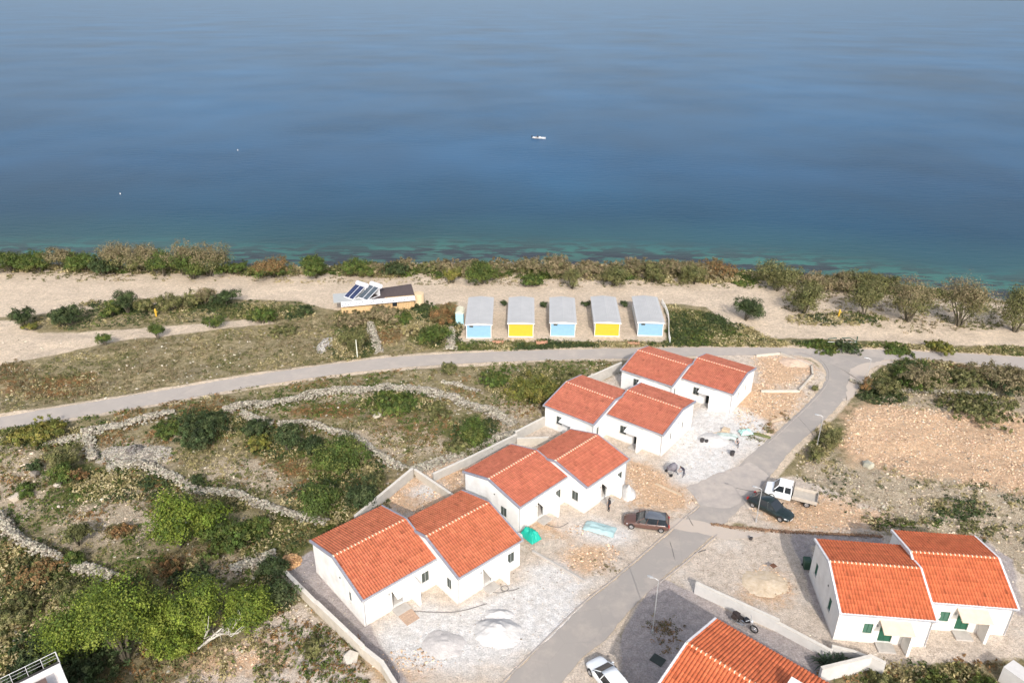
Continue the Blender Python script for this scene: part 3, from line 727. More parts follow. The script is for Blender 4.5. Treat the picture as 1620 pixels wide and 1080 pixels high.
    tile_slope('tiles', xa + vw, xb - vw, rl[2][0] - .05, rl[2][1] + .02, rl[1][0], rl[1][1] + .02, roof, ro, wav=wav, tl=tl, tw=tw)
    for xx0, xx1 in ((xa - .02, xa + vw - .012), (xb - vw + .012, xb + .02)):
        vb = MB()
        for (ya, za), (yb, zb) in ((rl[0], rl[1]), (rl[2], rl[1])):
            n_ = 20
            for q in range(n_):
                t0, t1 = q / n_, (q + .93) / n_
                pa = (ya + (yb - ya) * t0, za + (zb - za) * t0); pb_ = (ya + (yb - ya) * t1, za + (zb - za) * t1)
                vb.loft([[(xx0, pa[0], pa[1] - .13), (xx0, pa[0], pa[1] + .10), (xx1, pa[0], pa[1] + .10), (xx1, pa[0], pa[1] - .13)],
                         [(xx0, pb_[0], pb_[1] - .13), (xx0, pb_[0], pb_[1] + .075), (xx1, pb_[0], pb_[1] + .075), (xx1, pb_[0], pb_[1] - .13)]])
        vb.build('verge', verge, ro)
    rb = MB(); mo = MB(); n_ = max(2, int((xb - xa - .3) / .36)); st = (xb - xa - .3) / n_
    for q in range(n_):
        xs = xa + .15 + q * st
        arc = [(math.cos(t) * .125, math.sin(t) * .085) for t in [math.pi * i / 6 for i in range(7)]]
        rb.loft([[(xs, y0 + d + c_, hr + .055 + s_) for c_, s_ in arc], [(xs + st * .9, y0 + d + c_ * .85, hr + .045 + s_ * .85) for c_, s_ in arc]])
        mo.loft([[(xs - .035, y0 + d + c_ * 1.12, hr + .055 + s_ * 1.15) for c_, s_ in arc], [(xs + .045, y0 + d + c_ * 1.12, hr + .055 + s_ * 1.15) for c_, s_ in arc]])
    rc = rb.build('ridge_cap', roof, ro)
    a_ = rc.data.attributes.new('Col', 'FLOAT_COLOR', 'POINT'); a_.data.foreach_set('color', np.ones(len(rc.data.vertices) * 4, np.float32))
    mo.build('ridge_mortar', m_cream, ro)
    # gutter and downspouts
    gb = MB(); ga = [(math.cos(t) * .075, math.sin(t) * .075) for t in [math.pi + math.pi * i / 5 for i in range(6)]]
    gy_, gz_ = y0 - e1 - .08, rl[0][1] + .02
    gb.loft([[(xa, gy_ + c_, gz_ + s_) for c_, s_ in ga], [(xb, gy_ + c_, gz_ + s_) for c_, s_ in ga]], closed=False, caps=False)
    gb.build('gutter', m_pipe, root)
    px_ = x0 + .10 if lay.get('pipe', 'L') == 'L' else x1 - .10
    MB().tube([(px_, gy_, gz_ - .07), (px_, gy_ + .05, gz_ - .18), (px_, y0 - .07, gz_ - .42), (px_, y0 - .07, .1)], .045, 8).build('downspout', m_pipe, root)
    for sd, yy, ww, zz, hh in gable_windows:
        if sd == 'L': M = frameM((x0, y0 + yy + ww, zz), (0, -1, 0), (-1, 0, 0))
        else: M = frameM((x1, y0 + yy, zz), (0, 1, 0), (1, 0, 0))
        make_window(root, M, ww, hh, winstyle)
    vt = MB()
    for sd in ((x0 - .02, -1), (x1 + .02, 1)):
        if (first and sd[1] < 0) or (not first and sd[1] > 0):
            vt.box(min(sd[0], sd[0] + sd[1] * .02), max(sd[0], sd[0] + sd[1] * .02), y0 + d - .9, y0 + d - .75, he - .5, he - .35)
    if vt.v: vt.build('vent', m_dark, root)
    wl = MB(); wl.box(x0 + dk[1] - .35, x0 + dk[1] - .22, y0 - .09, y0 - .002, 1.95, 2.15); wl.build('wall_lamp', m_frame, root)

LAY_A = dict(open=dict(door=(.38, .53, .18, 2.25), window=(.80, .91, 1.0, 2.2)), canopy=(.36, .68), fin=.66, steps=4)
LAY_A2 = dict(open=dict(door=(.40, .54, .18, 2.25), window=(.80, .91, 1.0, 2.2)), canopy=(.38, .70), fin=.68, steps=0)
LAY_C = dict(open=dict(door=(.50, .62, .18, 2.3), window=(.24, .36, 1.05, 2.2)), canopy=(.40, .66), fin=.645, steps=0, pipe='R')
LAY_D = dict(open=dict(door=(.47, .62, .18, 2.25), window=(.29, .39, 1.05, 2.15)), canopy=(.44, .77), fin=.75, steps=0, pipe='R', canopy_mat=mat('beige_canopy', (.62, .50, .40), .85, .08, 2, .2))
def pair(label, x, y, rot, L1, L2, s, Wd, he, hr, hb, d, roof, verge, l1, l2, plaster, gw1=(), gw2=(), wav1=0.0, wav2=0.0, **kw):
    r = empty('semi_detached_house', (x, y, 0), R(rot))
    tag(r, label, 'house', 'white houses with orange tile roofs')
    unit(r, 0, 0, L1 - .012, Wd, he, hr, hb, d, roof, verge, l1, plaster, True, gable_windows=gw1, wav=wav1, **kw)
    unit(r, L1, s, L2, Wd, he, hr, hb, d, roof, verge, l2, plaster, False, gable_windows=gw2, wav=wav2, **kw)
    return r
HA = pair('white paired house with orange roofs nearest the big white gravel heap', -12.79, 46.76, 41.6, 7.71, 7.6, -3.32, 8.83, 3.36, 4.84, 3.79, 4.6, m_roofA, m_verge, LAY_A, LAY_A2, m_plaster,
          gw1=[('L', 2.0, .45, 1.3, 1.1)], gw2=[('L', .9, .7, 1.0, 1.2)], tl=.42, tw=.26)
HB = pair('white paired house behind the green tarpaulin and the brown estate car', .73, 59.07, 45.5, 7.3, 7.27, -2.74, 8.02, 3.58, 4.64, 3.65, 4.28, m_roofB, m_verge, LAY_A2, dict(LAY_A2, pipe='R'), m_plaster,
          gw1=[('L', 1.7, .9, 1.0, 1.2)], gw2=[('L', .9, .9, 1.0, 1.2)])
HC = pair('white paired house with its end wall beside the grey concrete mixer yard', 4.28, 79.89, -37.8, 7.33, 7.7, 3.11, 8.2, 3.21, 4.36, 3.87, 4.73, m_roofC, m_verge, dict(LAY_C, pipe='R'), LAY_C, m_plaster,
          gw1=[('R', .7, .5, 1.0, 1.2)], gw2=[('R', 2.0, .4, 1.3, 1.0), ('R', 5.2, .4, 1.3, 1.0)])
HE = pair('white paired house farthest back, next to the road junction and stone terrace', 15.43, 90.02, -37.1, 7.73, 7.29, 2.89, 7.58, 3.05, 4.2, 3.6, 4.48, m_roofC, m_verge, dict(LAY_C, pipe='R'), LAY_C, m_plaster,
          gw1=[('R', .7, .5, 1.0, 1.2)], gw2=[('R', 2.0, .4, 1.3, 1.0), ('R', 4.6, .4, 1.3, 1.0)])
HD = pair('white paired house at the right with green shutters and bright orange roofs', 27.87, 45.62, -5.9, 7.61, 7.43, 2.1, 7.9, 3.41, 4.97, 4.1, 4.1, m_roofD, m_vergew, LAY_D, dict(LAY_D, open=dict(door=(.42, .57, .18, 2.25), window=(.22, .33, 1.05, 2.15)), canopy=(.38, .72), fin=.70), m_plaster2,
          gw1=[('L', 1.9, .6, 1.2, 1.3), ('L', 6.2, .6, 1.2, 1.3)], winstyle='green', tl=.44, tw=.27)
# villa cut by the lower edge
HF = empty('villa', (9.8, 34.6, 0), R(-42.0)); tag(HF, 'tall white villa cut off by the bottom edge, only its orange roof showing', 'house', 'white houses with orange tile roofs')
LAY_F = dict(LAY_D, open=dict(door=(.42, .52, .18, 2.25), window=(.22, .33, 1.05, 2.15)))
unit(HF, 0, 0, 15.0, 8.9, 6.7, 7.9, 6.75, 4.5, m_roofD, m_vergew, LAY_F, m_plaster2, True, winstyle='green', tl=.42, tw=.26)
_c = Matrix.Rotation(R(42.0), 4, 'Z') @ (Vector(G(1264, 1082, 8.2)) - Vector((9.8, 34.6, 8.2)))
chb = MB(); chb.box(_c.x - .4, _c.x + .4, _c.y - .4, _c.y + .4, 6.3, 8.3); chb.box(_c.x - .5, _c.x + .5, _c.y - .5, _c.y + .5, 8.3, 8.42)
chb.build('chimney', m_plaster2, [o for o in HF.children if o.name.startswith('roof')][0])

# flat-roofed house in the lower left corner
c0 = Vector(G(100, 1055.5, 5.0)); e1v = (Vector(G(54, 1079, 5.0)) - c0).normalized()
flat = empty('flat_roof_house', (c0.x, c0.y, 0), math.atan2(-e1v.y, -e1v.x))     # local x runs from left to the corner
tag(flat, 'corner of a white flat-roofed house with a wire railing, bottom left', 'house')
b = MB(); b.box(-14, 0, -9, 0, 0, 4.7); b.build('wall', m_plaster, flat)
b = MB(); b.box(-14, 0, -.42, 0, 4.7, 5.0); b.box(-.42, 0, -9, -.42, 4.7, 5.0); b.box(-14, -13.6, -9, -.42, 4.7, 5.0); b.build('parapet', m_plaster, flat)
b = MB(); b.box(-13.6, -.42, -9, -.42, 4.7, 4.86); b.build('roof', mat('roof_screed', (.62, .57, .54), .9, .1, 2), flat)
b = MB(); b.box(-14, .05, 0.002, 1.5, 0, 3.9); b.build('terrace', mat('dark_terrace', (.06, .055, .05), .8, .2), flat)
b = MB()
for k in range(15): b.tube([(-14 + k, 1.46, 3.9), (-14 + k, 1.46, 4.9)], .025, 6)
for z in (4.3, 4.6, 4.9): b.tube([(-14, 1.46, z), (0.02, 1.46, z)], .025 if z > 4.8 else .01, 6); b.tube([(.02, 1.46, z), (.02, 0.05, z)], .025 if z > 4.8 else .01, 6)
b.build('railing', m_vergew, flat)
b = MB(); b.box(-2.6, -1.1, -2.6, -1.3, 4.86, 5.5); b.build('hatch', mat('brown_hatch', (.14, .09, .075), .7, .15), flat)

# ---------------------------------------------------------------- mobile homes
m_hroof = mat('grey_sheet_roof', (.42, .42, .42), .6, .04, .5, 0, col2=(.46, .458, .455))
m_hblue = mat('blue_panel', (.21, .37, .52), .7, .06, 2); m_hyel = mat('yellow_panel', (.62, .37, .03), .7, .05, 2)
m_hwhite = mat('white_panel', (.75, .74, .71), .7, .05, 2)
HUTS = [((757, 513), (760.5, 471), 4.0, 'blue', 'leftmost blue cabin with grey roof, next to the tiny blue shed'),
        ((823.8, 510.5), (824.2, 470.5), 4.0, 'yellow', 'yellow cabin with grey roof, second from the left in the row'),
        ((890.5, 509), (888.5, 470), 4.0, 'blue', 'blue cabin with grey roof standing between the two yellow cabins'),
        ((961, 508), (953.5, 468), 4.0, 'yellow', 'yellow cabin with grey roof, second from the right in the row'),
        ((1029.8, 507), (1019, 467), 4.05, 'blue', 'rightmost blue cabin with grey roof beside the white picket railing')]
for i, (f, bk, wd, colr, lab) in enumerate(HUTS):
    pf = Vector(G(*f, 2.55)); pb_ = Vector(G(*bk, 2.55)); dv = pb_ - pf; Ld = dv.length
    h = empty('cabin', (pf.x, pf.y, 0), math.atan2(dv.y, dv.x) - math.pi / 2)
    tag(h, lab, 'cabin', 'cabins in a row behind the beach')
    mc = m_hblue if colr == 'blue' else m_hyel
    w2 = wd / 2
    wb = MB(); wall_panel(wb, (-w2, .12, 0), (1, 0, 0), (0, -1, 0), wd, 2.5, []); wb.build('end_wall', mc, h)
    wb = MB(); wall_panel(wb, (w2, Ld - .1, 0), (-1, 0, 0), (0, 1, 0), wd, 2.5, []); wb.build('end_wall', mc, h)
    wb = MB(); sh = [(1.5, 2.4, .9, 1.9), (4.2, 5.1, .3, 2.2), (7.4, 8.6, .9, 1.9)]
    wall_panel(wb, (-w2, Ld - .1, 0), (0, -1, 0), (-1, 0, 0), Ld - .22, 2.5, sh); wb.build('side_wall', m_hwhite, h); wb = MB(); wall_panel(wb, (w2, .12, 0), (0, 1, 0), (1, 0, 0), Ld - .22, 2.5, sh)
    wb.build('side_wall', m_hwhite, h)
    for sx in (-1, 1):
        for (a, b2, z0, z1) in sh:
            yy = (Ld - .1 - b2) if sx < 0 else .12 + a
            wb = MB(); wb.box(sx * (w2 - .12) - .02, sx * (w2 - .12) + .02, yy, yy + (b2 - a), z0, z1); wb.build('window' if z0 > .5 else 'door', GLASS if z0 > .5 else m_slat, h)
    rb = MB(); o_ = .22
    sect = [(-w2 - o_, 2.50), (0, 2.74), (w2 + o_, 2.50), (w2 + o_, 2.40), (-w2 - o_, 2.40)]
    rb.loft([[(x, -.12, z) for x, z in sect], [(x, Ld + .15, z) for x, z in sect]])
    ro = rb.build('roof', m_hroof, h)
    rb = MB(); n_ = 14
    for k in range(1, n_):
        x = -w2 + wd * k / n_; z = 2.74 - abs(x) / (w2 + o_) * .24
        rb.box(x - .025, x + .025, -.125, Ld + .155, z + .002, z + .04)
    rb.build('seam', m_hroof, ro)
    tb = MB()
    for x in (-w2 - .02, w2 - .06): tb.box(x, x + .08, .05, .115, 0, 2.5)
    tb.box(-w2 + .062, w2 - .062, .05, .115, -.02, .12)
    tb.box(-w2 - o_ - .02, w2 + o_ + .02, -.16, -.121, 2.36, 2.47)
    tb.build('trim', m_hwhite, h)
    fb_ = MB(); fb_.box(-w2, w2, .2, Ld - .2, -.1, .25); fb_.build('underframe', m_stone, h)
    if colr == 'blue' :
        q = MB(); q.box(-w2 + .5, -w2 + 1.1, -.05, .10, 2.0, 2.2); q.build('wall_lamp', m_slat, h)
# tiny shed
p = Vector(G(727, 514)); sd_ = empty('shed', (p.x, p.y, 0)); tag(sd_, 'tiny pale blue shed with domed cream top left of the cabins', 'shed')
b = MB(); b.box(-.65, .65, 0, 2.2, -.1, 2.0); b.build('wall', mat('faded_blue', (.35, .58, .68), .7, .12), sd_)
b = MB(); b.loft([[(-.75, y, 2.0), (-.5, y, 2.3), (0, y, 2.45), (.5, y, 2.3), (.75, y, 2.0)] for y in (-.08, 2.3)]); b.build('roof', mat('cream_dome', (.58, .56, .42), .8, .12), sd_)
b = MB(); b.box(.655, .69, .5, 1.3, 0, 1.8); b.build('door', m_dark, sd_)
# white railing right of the last cabin
pts = W(smoothpoly([(1046, 478), (1054, 492), (1057.5, 506), (1057, 530), (1060, 541)]))
b = MB(); b2 = MB(); tot = 0
for (xa, ya), (xb, yb) in zip(pts[:-1], pts[1:]):
    n_ = max(1, int(math.hypot(xb - xa, yb - ya) / .3))
    for k in range(n_):
        t = k / n_; x, y = xa + (xb - xa) * t, ya + (yb - ya) * t; b2.box(x - .03, x + .03, y - .05, y + .05, 0, 1.0)
rf = empty('picket_fence', (0, 0, 0)); tag(rf, 'curved white picket railing beside the rightmost blue cabin', 'fence')
b2.build('picket', m_hwhite, rf); b.tube([(x, y, .85) for x, y in pts], .045, 6); b.tube([(x, y, .35) for x, y in pts], .045, 6); b.build('rail', m_hwhite, rf)
# terracotta planters between the cabins and a low terrace edge
for (px, py, lab) in [(788, 543, 'terracotta planter box between the leftmost blue and the first yellow cabin'), (857, 543, 'terracotta planter box between the first yellow and the middle blue cabin'), (1002, 543, 'terracotta planter box between the second yellow and the rightmost blue cabin')]:
    p = G(px, py); e_ = empty('planter', p); tag(e_, lab, 'planter', 'terracotta planters by the cabins')
    b = MB(); b.box(-.9, .9, -.3, .3, 0, .45); b.build('box', mat('terracotta', (.50, .26, .17), .85, .15), e_)
    n_ = 90; P = np.stack([rng.uniform(-.8, .8, n_), rng.uniform(-.25, .25, n_), .45 + rng.random(n_) * .4], -1)
    v_, f_, c_ = leaves(P, np.tile((0, 0, 1.), (n_, 1)), .09, palcol('green', n_)); npobj('foliage', v_, f_, LEAF, e_, c_)

# ---------------------------------------------------------------- beach bar
q0 = Vector(G(541, 503)); q1 = Vector(G(655.6, 491)); ux = (q1 - q0); Lb = ux.length
bar = empty('beach_bar', (q0.x, q0.y, 0), math.atan2(ux.y, ux.x)); tag(bar, 'wooden beach bar with brown felt roof and solar heaters on its flat end', 'bar')
m_wood = mat('larch_boards', (.55, .38, .20), .8, .2, 4); m_felt = mat('brown_felt', (.075, .058, .056), .9, .2, 3); m_wsh = mat('white_awning', (.60, .60, .63), .6, .05); m_pale = mat('pale_sheet', (.40, .41, .40), .6, .08)
xs = Lb * .60
b = MB(); b.box(0, xs, .15, 4.6, 0, 2.35); b.box(xs, Lb, .15, 4.6, 0, 2.45); b.build('wall', m_wood, bar)
b = MB()
k = xs
while k < Lb: b.box(k, k + .06, .10, .147, 0, 2.4); k += .28
b.build('batten', mat('larch_dark', (.36, .23, .12), .8, .2, 4), bar)
b = MB(); b.loft([[(x, .0, 2.35), (x, 4.9, 3.0 if x > xs - 1 else 2.5), (x, 4.9, 2.9 if x > xs - 1 else 2.4), (x, .0, 2.25)] for x in (Lb * .42, Lb + .2)]); b.build('roof', m_felt, bar)
b = MB(); b.box(-1.2, Lb * .42 - .01, .5, 4.6, 2.36, 2.46); b.build('flat_roof', m_pale, bar)
aw = MB(); n_ = 40
for k in range(n_):
    x0_, x1_ = Lb * 1.01 * k / n_, Lb * 1.01 * (k + 1) / n_; zz = .02 * (k % 2)
    aw.face([(x0_, -.7, 1.98 + zz), (x1_, -.7, 1.98 + zz), (x1_, .25, 2.49 + zz), (x0_, .25, 2.49 + zz)])
awo = aw.build('awning', m_wsh, bar)
b = MB()
for k in range(26): b.box(Lb * (k + .5) / 26 - .09, Lb * (k + .5) / 26 + .07, -.45 + .35 * (k % 2) - .05, -.45 + .35 * (k % 2) + .08, 2.05 + .19 * (k % 2), 2.20 + .19 * (k % 2))
b.build('rivet', m_dark, awo)
b = MB(); b.box(xs + 1.2, xs + 2.0, .09, .14, .9, 1.8); b.build('window', GLASS, bar)
b = MB(); b.tube([(Lb + 1.0, 1.8, 0), (Lb + 1.0, 1.8, 2.3)], 1.0, 14); b.build('round_store', mat('tan_reed', (.60, .47, .30), .9, .15, 6), bar)
for k in range(2):   # two solar water heaters on the flat end
    sx_ = Lb * .13 + k * 2.0
    e_ = empty('solar_heater', (0, 0, 0)); w_ = bar.matrix_basis
    pos = Matrix.Translation((q0.x, q0.y, 0)) @ Matrix.Rotation(math.atan2(ux.y, ux.x), 4, 'Z') @ Vector((sx_ + .9 + k * .35, 2.6 - k * .9, 2.46))
    e_.location = pos; e_.rotation_euler = (0, 0, R(-38)); e_.scale = (1.25, 1.35, 1.25)
    tag(e_, ('solar water heater with bluish glass, nearer the sea on the beach bar' if k == 0 else 'solar water heater with greyish glass, nearer the road on the beach bar'), 'solar heater', 'solar water heaters on the beach bar')
    b = MB(); b.box(-.95, .95, 1.1, 1.17, 0, 1.2); b.box(-.95, .95, -1.0, -.93, 0, .1); b.box(-.9, -.84, -1, 1.1, .02, .1); b.box(.84, .9, -1, 1.1, .02, .1); b.build('stand', m_wsh, e_)
    b = MB(); b.loft([[(x, -1.1, .12), (x, 1.0, 1.25), (x, 1.0, 1.15), (x, -1.1, .02)] for x in (-.95, .95)]); b.build('frame', m_wsh, e_)
    b = MB()
    for s_ in (-1, 1):
        b.loft([[(x, -1.06, .145), (x, .96, 1.255), (x, .96, 1.235), (x, -1.06, .125)] for x in (s_ * .06, s_ * .90)])
    b.build('collector', mat('collector_blue', (.03, .04, .09), .25, .2) if k == 0 else mat('collector_grey', (.07, .09, .11), .3, .3), e_)
    b = MB(); b.tube([(-1.0, 1.35, 1.35), (1.0, 1.35, 1.35)], .33, 12); b.build('tank', m_wsh, e_, smooth=False)
# ---------------------------------------------------------------- dry stone walls and rubble
def rockcols(n, base=(.42, .38, .30), v=.42):
    c = np.array(base)[None] * (1 - v + 2 * v * rng.random((n, 1))) * (1 + (rng.random((n, 3)) - .5) * .08)
    g = rng.random(n) < .22; c[g] *= np.array((.60, .57, .55)); return c
def stone_wall(pts, w, h, label, group='dry stone walls in the scrub', name='dry_stone_wall', size=.125, base=(.33, .30, .24), ragged=.6, cat='stone wall'):
    pts = W(smoothpoly(pts, 2)); P = []; S = []; w = w * 1.15; h = h * .8; loose = []
    px, py = pts[len(pts) // 2]
    for (xa, ya), (xb, yb) in zip(pts[:-1], pts[1:]):
        L = math.hypot(xb - xa, yb - ya); n = int(L * (w + h) / (size * size * 1.7)) + 1
        t = rng.random(n); nx_, ny_ = -(yb - ya) / L, (xb - xa) / L
        g = fbm(xa + (xb - xa) * t, ya + (yb - ya) * t, 3.0, 2)
        ww = w * (.75 + .6 * g); u = np.clip(rng.normal(0, .48, n), -1.9, 1.9)
        X = xa + (xb - xa) * t + nx_ * ww / 2 * u; Y = ya + (yb - ya) * t + ny_ * ww / 2 * u
        prof = np.sqrt(np.clip(1 - (np.abs(u) / 1.1) ** 2.2, 0, 1)) * h * (1 - ragged + 2 * ragged * vnoise(X, Y, 1.7, 4))
        zz = prof * (1 - .35 * rng.random(n) ** 2)
        P.append(np.stack([X, Y, zz], -1)); S.append(size * (.6 + .9 * rng.random(n) ** 1.5))
    P = np.concatenate(P); S = np.concatenate(S)
    P[:, 2] += height(P[:, 0], P[:, 1])
    P[:, :2] -= (px, py)
    V, F, C = rocks(P, S, rockcols(len(P), base))
    o = npobj(name, V, F, STONE, None, C); o.location = (px, py, 0)
    return tag(o, label, cat, group)
SW = [
 ([(72, 712), (105, 705), (142, 702)], 1.6, .6, 'short pale stone wall end at the far left, below the coast road'),
 ([(132, 695), (190, 684), (235, 672), (278, 660)], 1.7, .6, 'stone wall rising from the left toward the big dark bush near the road'),
 ([(355, 656), (400, 647), (450, 640), (500, 627), (560, 622), (610, 620)], 1.9, .6, 'wide pale stone wall below the bend of the coast road'),
 ([(612, 619), (660, 618), (700, 628), (740, 642), (785, 654), (815, 672)], 1.8, .6, 'stone wall curving down from the mid field to the houses'),
 ([(700, 606), (730, 612), (760, 622)], .8, .4, 'thin broken stone row just under the coast road'),
 ([(143, 704), (146, 722), (152, 738)], 1.2, .7, 'short stone wall running toward the viewer at the grey heap'),
 ([(172, 752), (215, 742), (262, 756), (312, 781)], 1.3, .7, 'stone wall from the grey heap going down to the right'),
 ([(312, 781), (360, 786), (410, 800), (455, 816), (520, 832)], 1.1, .8, 'stone wall ending at the rear of the nearest paired house'),
 ([(384, 660), (402, 668), (432, 676)], 1.3, .6, 'short stone wall right of the big dark bush'),
 ([(442, 674), (480, 678), (530, 688), (572, 702), (600, 722), (622, 737), (644, 748)], 1.0, .9, 'stone wall with dark shade dividing the two middle fields'),
 ([(0, 828), (30, 863), (75, 890), (130, 906), (186, 926)], 1.1, 1.0, 'curving stone wall at the far left with deep shade beside it'),
 ([(652, 750), (700, 732), (742, 714), (790, 694), (822, 682)], 1.5, .5, 'long stone wall behind the houses, above the tarpaulin'),
 ([(585, 514), (591, 535), (601, 562)], 1.2, .7, 'steep stone wall between the beach bar and the road'),
 ([(712, 522), (714, 538), (712, 556)], 1.3, .6, 'stone wall beside the tiny blue shed'),
 ([(372, 912), (402, 897), (440, 884)], 1.6, .5, 'heap-like stone wall left of the nearest house corner'),
 ([(1128, 826), (1200, 834), (1290, 838), (1400, 842)], .45, .10, 'low brown rubble row along the edge of the gravel yard'),
 ([(1345, 596), (1375, 606), (1440, 612), (1500, 612), (1600, 616)], .9, .3, 'thin white rubble row under the dark bushes at the right'),
]
for a in SW:
    if 'brown rubble row' in a[3]: stone_wall(*a, size=.07, base=(.26, .165, .105), ragged=.9)
    else: stone_wall(*a)
def heap(cx, cy, rx, ry, h, n, size, name, label, cat, base=(.33, .30, .25), group=None, m=None):
    """heap of loose stones or gravel, on a smooth mound"""
    c = G(cx, cy); ax = rx / pxm(cx, cy); ay = abs(G(cx, cy - ry)[1] - c[1])
    a = rng.random(n) * 6.283; r = np.sqrt(rng.random(n)); k = .85 + .3 * vnoise(np.cos(a) * 2 + cx, np.sin(a) * 2 + cy, 1.0, 1)
    X = ax * r * np.cos(a) * k; Y = ay * r * np.sin(a) * k; Zp = h * np.clip(1 - r ** 1.6, 0, 1) * (.75 + .5 * vnoise(X + cx, Y, 1.3, 2))
    V, F, C = rocks(np.stack([X, Y, Zp], -1), size * (.5 + rng.random(n)), rockcols(n, base))
    o = npobj(name, V, F, STONE, None, C); o.location = (c[0], c[1], hz(c[0], c[1])); return tag(o, label, cat, group)
heap(212, 727, 62, 18, .45, 3400, .12, 'stone_heap', 'broad grey stone heap spread among the left walls', 'stone heap')
heap(215, 722, 14, 10, .9, 420, .16, 'stone_heap', 'dark pile of stones at the end of the short left wall', 'stone heap', (.17, .155, .14))
heap(514, 550, 11, 14, .4, 260, .14, 'stone_heap', 'little grey stone heap in the dry field above the road', 'stone heap', (.36, .34, .31))
heap(462, 893, 18, 12, .5, 500, .12, 'stone_heap', 'rusty orange stone heap at the top of the left boundary wall', 'stone heap', (.50, .30, .15))

def mound(cx, cy, rx, ry, h, name, label, cat, m, seed=1, noise=.25, group=None):
    c = G(cx, cy); ax = rx / pxm(cx, cy); ay = abs(G(cx, cy - ry)[1] - c[1]); n = 46
    u = np.linspace(-1.15, 1.15, n); U, Vv = np.meshgrid(u, u)
    r = np.sqrt(U ** 2 + Vv ** 2) * (1 + noise * (fbm(U * 2 + seed * 9, Vv * 2, 1.2, 1) - .5) * 2)
    H = h * np.clip(1 - r, 0, 1) ** .9 * (1 + .5 * (fbm(U * 3 + seed, Vv * 3, .8, 2) - .5)) + .02 * np.clip(1.1 - r, 0, 1) - .03 * (r > 1)
    ii = (np.arange(n - 1)[:, None] * n + np.arange(n - 1)[None]).ravel()
    o = npobj(name, np.stack([U * ax, Vv * ay, H], -1).reshape(-1, 3), np.stack([ii, ii + 1, ii + 1 + n, ii + n], 1), m, smooth=True)
    o.location = (c[0], c[1], .0); return tag(o, label, cat, group)
m_wgrav = mat('white_gravel', (.52, .50, .48), .95, .08, 3, .8, 9, col2=(.58, .565, .55))
mound(1214, 918, 35, 21, .30, 'sand_heap', 'low yellowish sand patch in the yard of the green-shuttered house', 'sand heap', mat('ochre_sand', (.52, .40, .27), .95, .15, 2, .6, 9, col2=(.60, .50, .38)), 21)
m_ggrav = mat('grey_gravel', (.48, .45, .43), .95, .15, 3, .8, 9)
mound(792, 1000, 36, 24, .95, 'gravel_heap', 'big smooth white gravel heap in front of the nearest house', 'gravel heap', m_wgrav, 3)
mound(795, 972, 24, 9, .4, 'gravel_heap', 'low white gravel ridge just behind the big white heap', 'gravel heap', m_wgrav, 5)
mound(705, 1020, 34, 22, .35, 'gravel_heap', 'flatter greyish gravel heap left of the big white one', 'gravel heap', m_ggrav, 8)
mound(996, 778, 13, 12, 1.1, 'gravel_heap', 'small bluish-white sand heap leaning at the corner of the second house', 'gravel heap', m_wgrav, 12)
mound(1130, 692, 26, 12, .5, 'gravel_heap', 'pale mortar sand heap in the middle of the building site', 'gravel heap', m_wgrav, 14)
mound(1258, 568, 26, 8, .4, 'rubble_mound', 'low pinkish rubble mound beside the road junction', 'rubble mound', mat('pink_rubble', (.54, .40, .30), .95, .2, 3, .9, 9), 17)

# loose rubble over the building ground and the stony field
def scatter_in(polys, dens, soft=1.2, jit=1.0):
    out = []
    for p in polys:
        P = np.array(p); x0, y0 = P.min(0) - 1; x1, y1 = P.max(0) + 1
        x0, x1 = max(x0, -120), min(x1, 115); y0, y1 = max(y0, 30), min(y1, 150)
        n = int((x1 - x0) * (y1 - y0) * dens); X = rng.uniform(x0, x1, n); Y = rng.uniform(y0, y1, n)
        k = sdf(p, X, Y) > (fbm(X, Y, 2.5, 5) - .5) * 2 * soft
        out.append(np.stack([X[k], Y[k]], -1))
    return np.concatenate(out)
HOUSEFOOT = []
for h, (L, s, Wd) in ((HA, (15.3, -3.3, 8.9)), (HB, (14.6, -2.8, 8.1)), (HC, (15.1, 3.1, 8.2)), (HE, (15.1, 2.9, 7.6)), (HD, (15.1, 2.1, 7.9)), (HF, (15.1, 0, 8.9))):
    c_, s_ = math.cos(h.rotation_euler.z), math.sin(h.rotation_euler.z)
    lo, hi = min(0, s) - .3, max(0, s) + Wd + .3
    HOUSEFOOT.append([(h.location.x + a * c_ - b * s_, h.location.y + a * s_ + b * c_) for a, b in ((-.3, lo), (L + .3, lo), (L + .3, hi), (-.3, hi))])
def off_limits(X, Y, grow=.15):
    m = np.zeros(X.shape, bool)
    for p in HOUSEFOOT + [road1, road2]: m |= sdf(p, X, Y) > -grow
    return m
def rubble(name, polys, dens, size, base, label):
    Q = scatter_in(polys, dens); X, Y = Q[:, 0], Q[:, 1]
    k = ~off_limits(X, Y, .1) & (fbm(X, Y, 1.8, 6) > .42 * (1 - .3 * rng.random(len(X)))); X, Y = X[k], Y[k]; n = len(X)
    S = size * (.45 + 1.1 * rng.random(n) ** 2.2)
    V, F, C = rocks(np.stack([X, Y, height(X, Y) + S * .2], -1), S, rockcols(n, base))
    o = npobj(name, V, F, STONE, None, C); tag(o, label, 'rubble', kind='stuff'); return o
rubble('loose_rubble', Z['orange'], 13.0, .085, (.58, .42, .29), 'loose ochre rubble strewn over the building ground')
rubble('pale_rubble', Z['rubble'] + [W([(1160, 652), (1230, 600), (1300, 590), (1290, 620), (1200, 700)])], 4.5, .11, (.45, .375, .285), 'pale loose stones on the stony field')
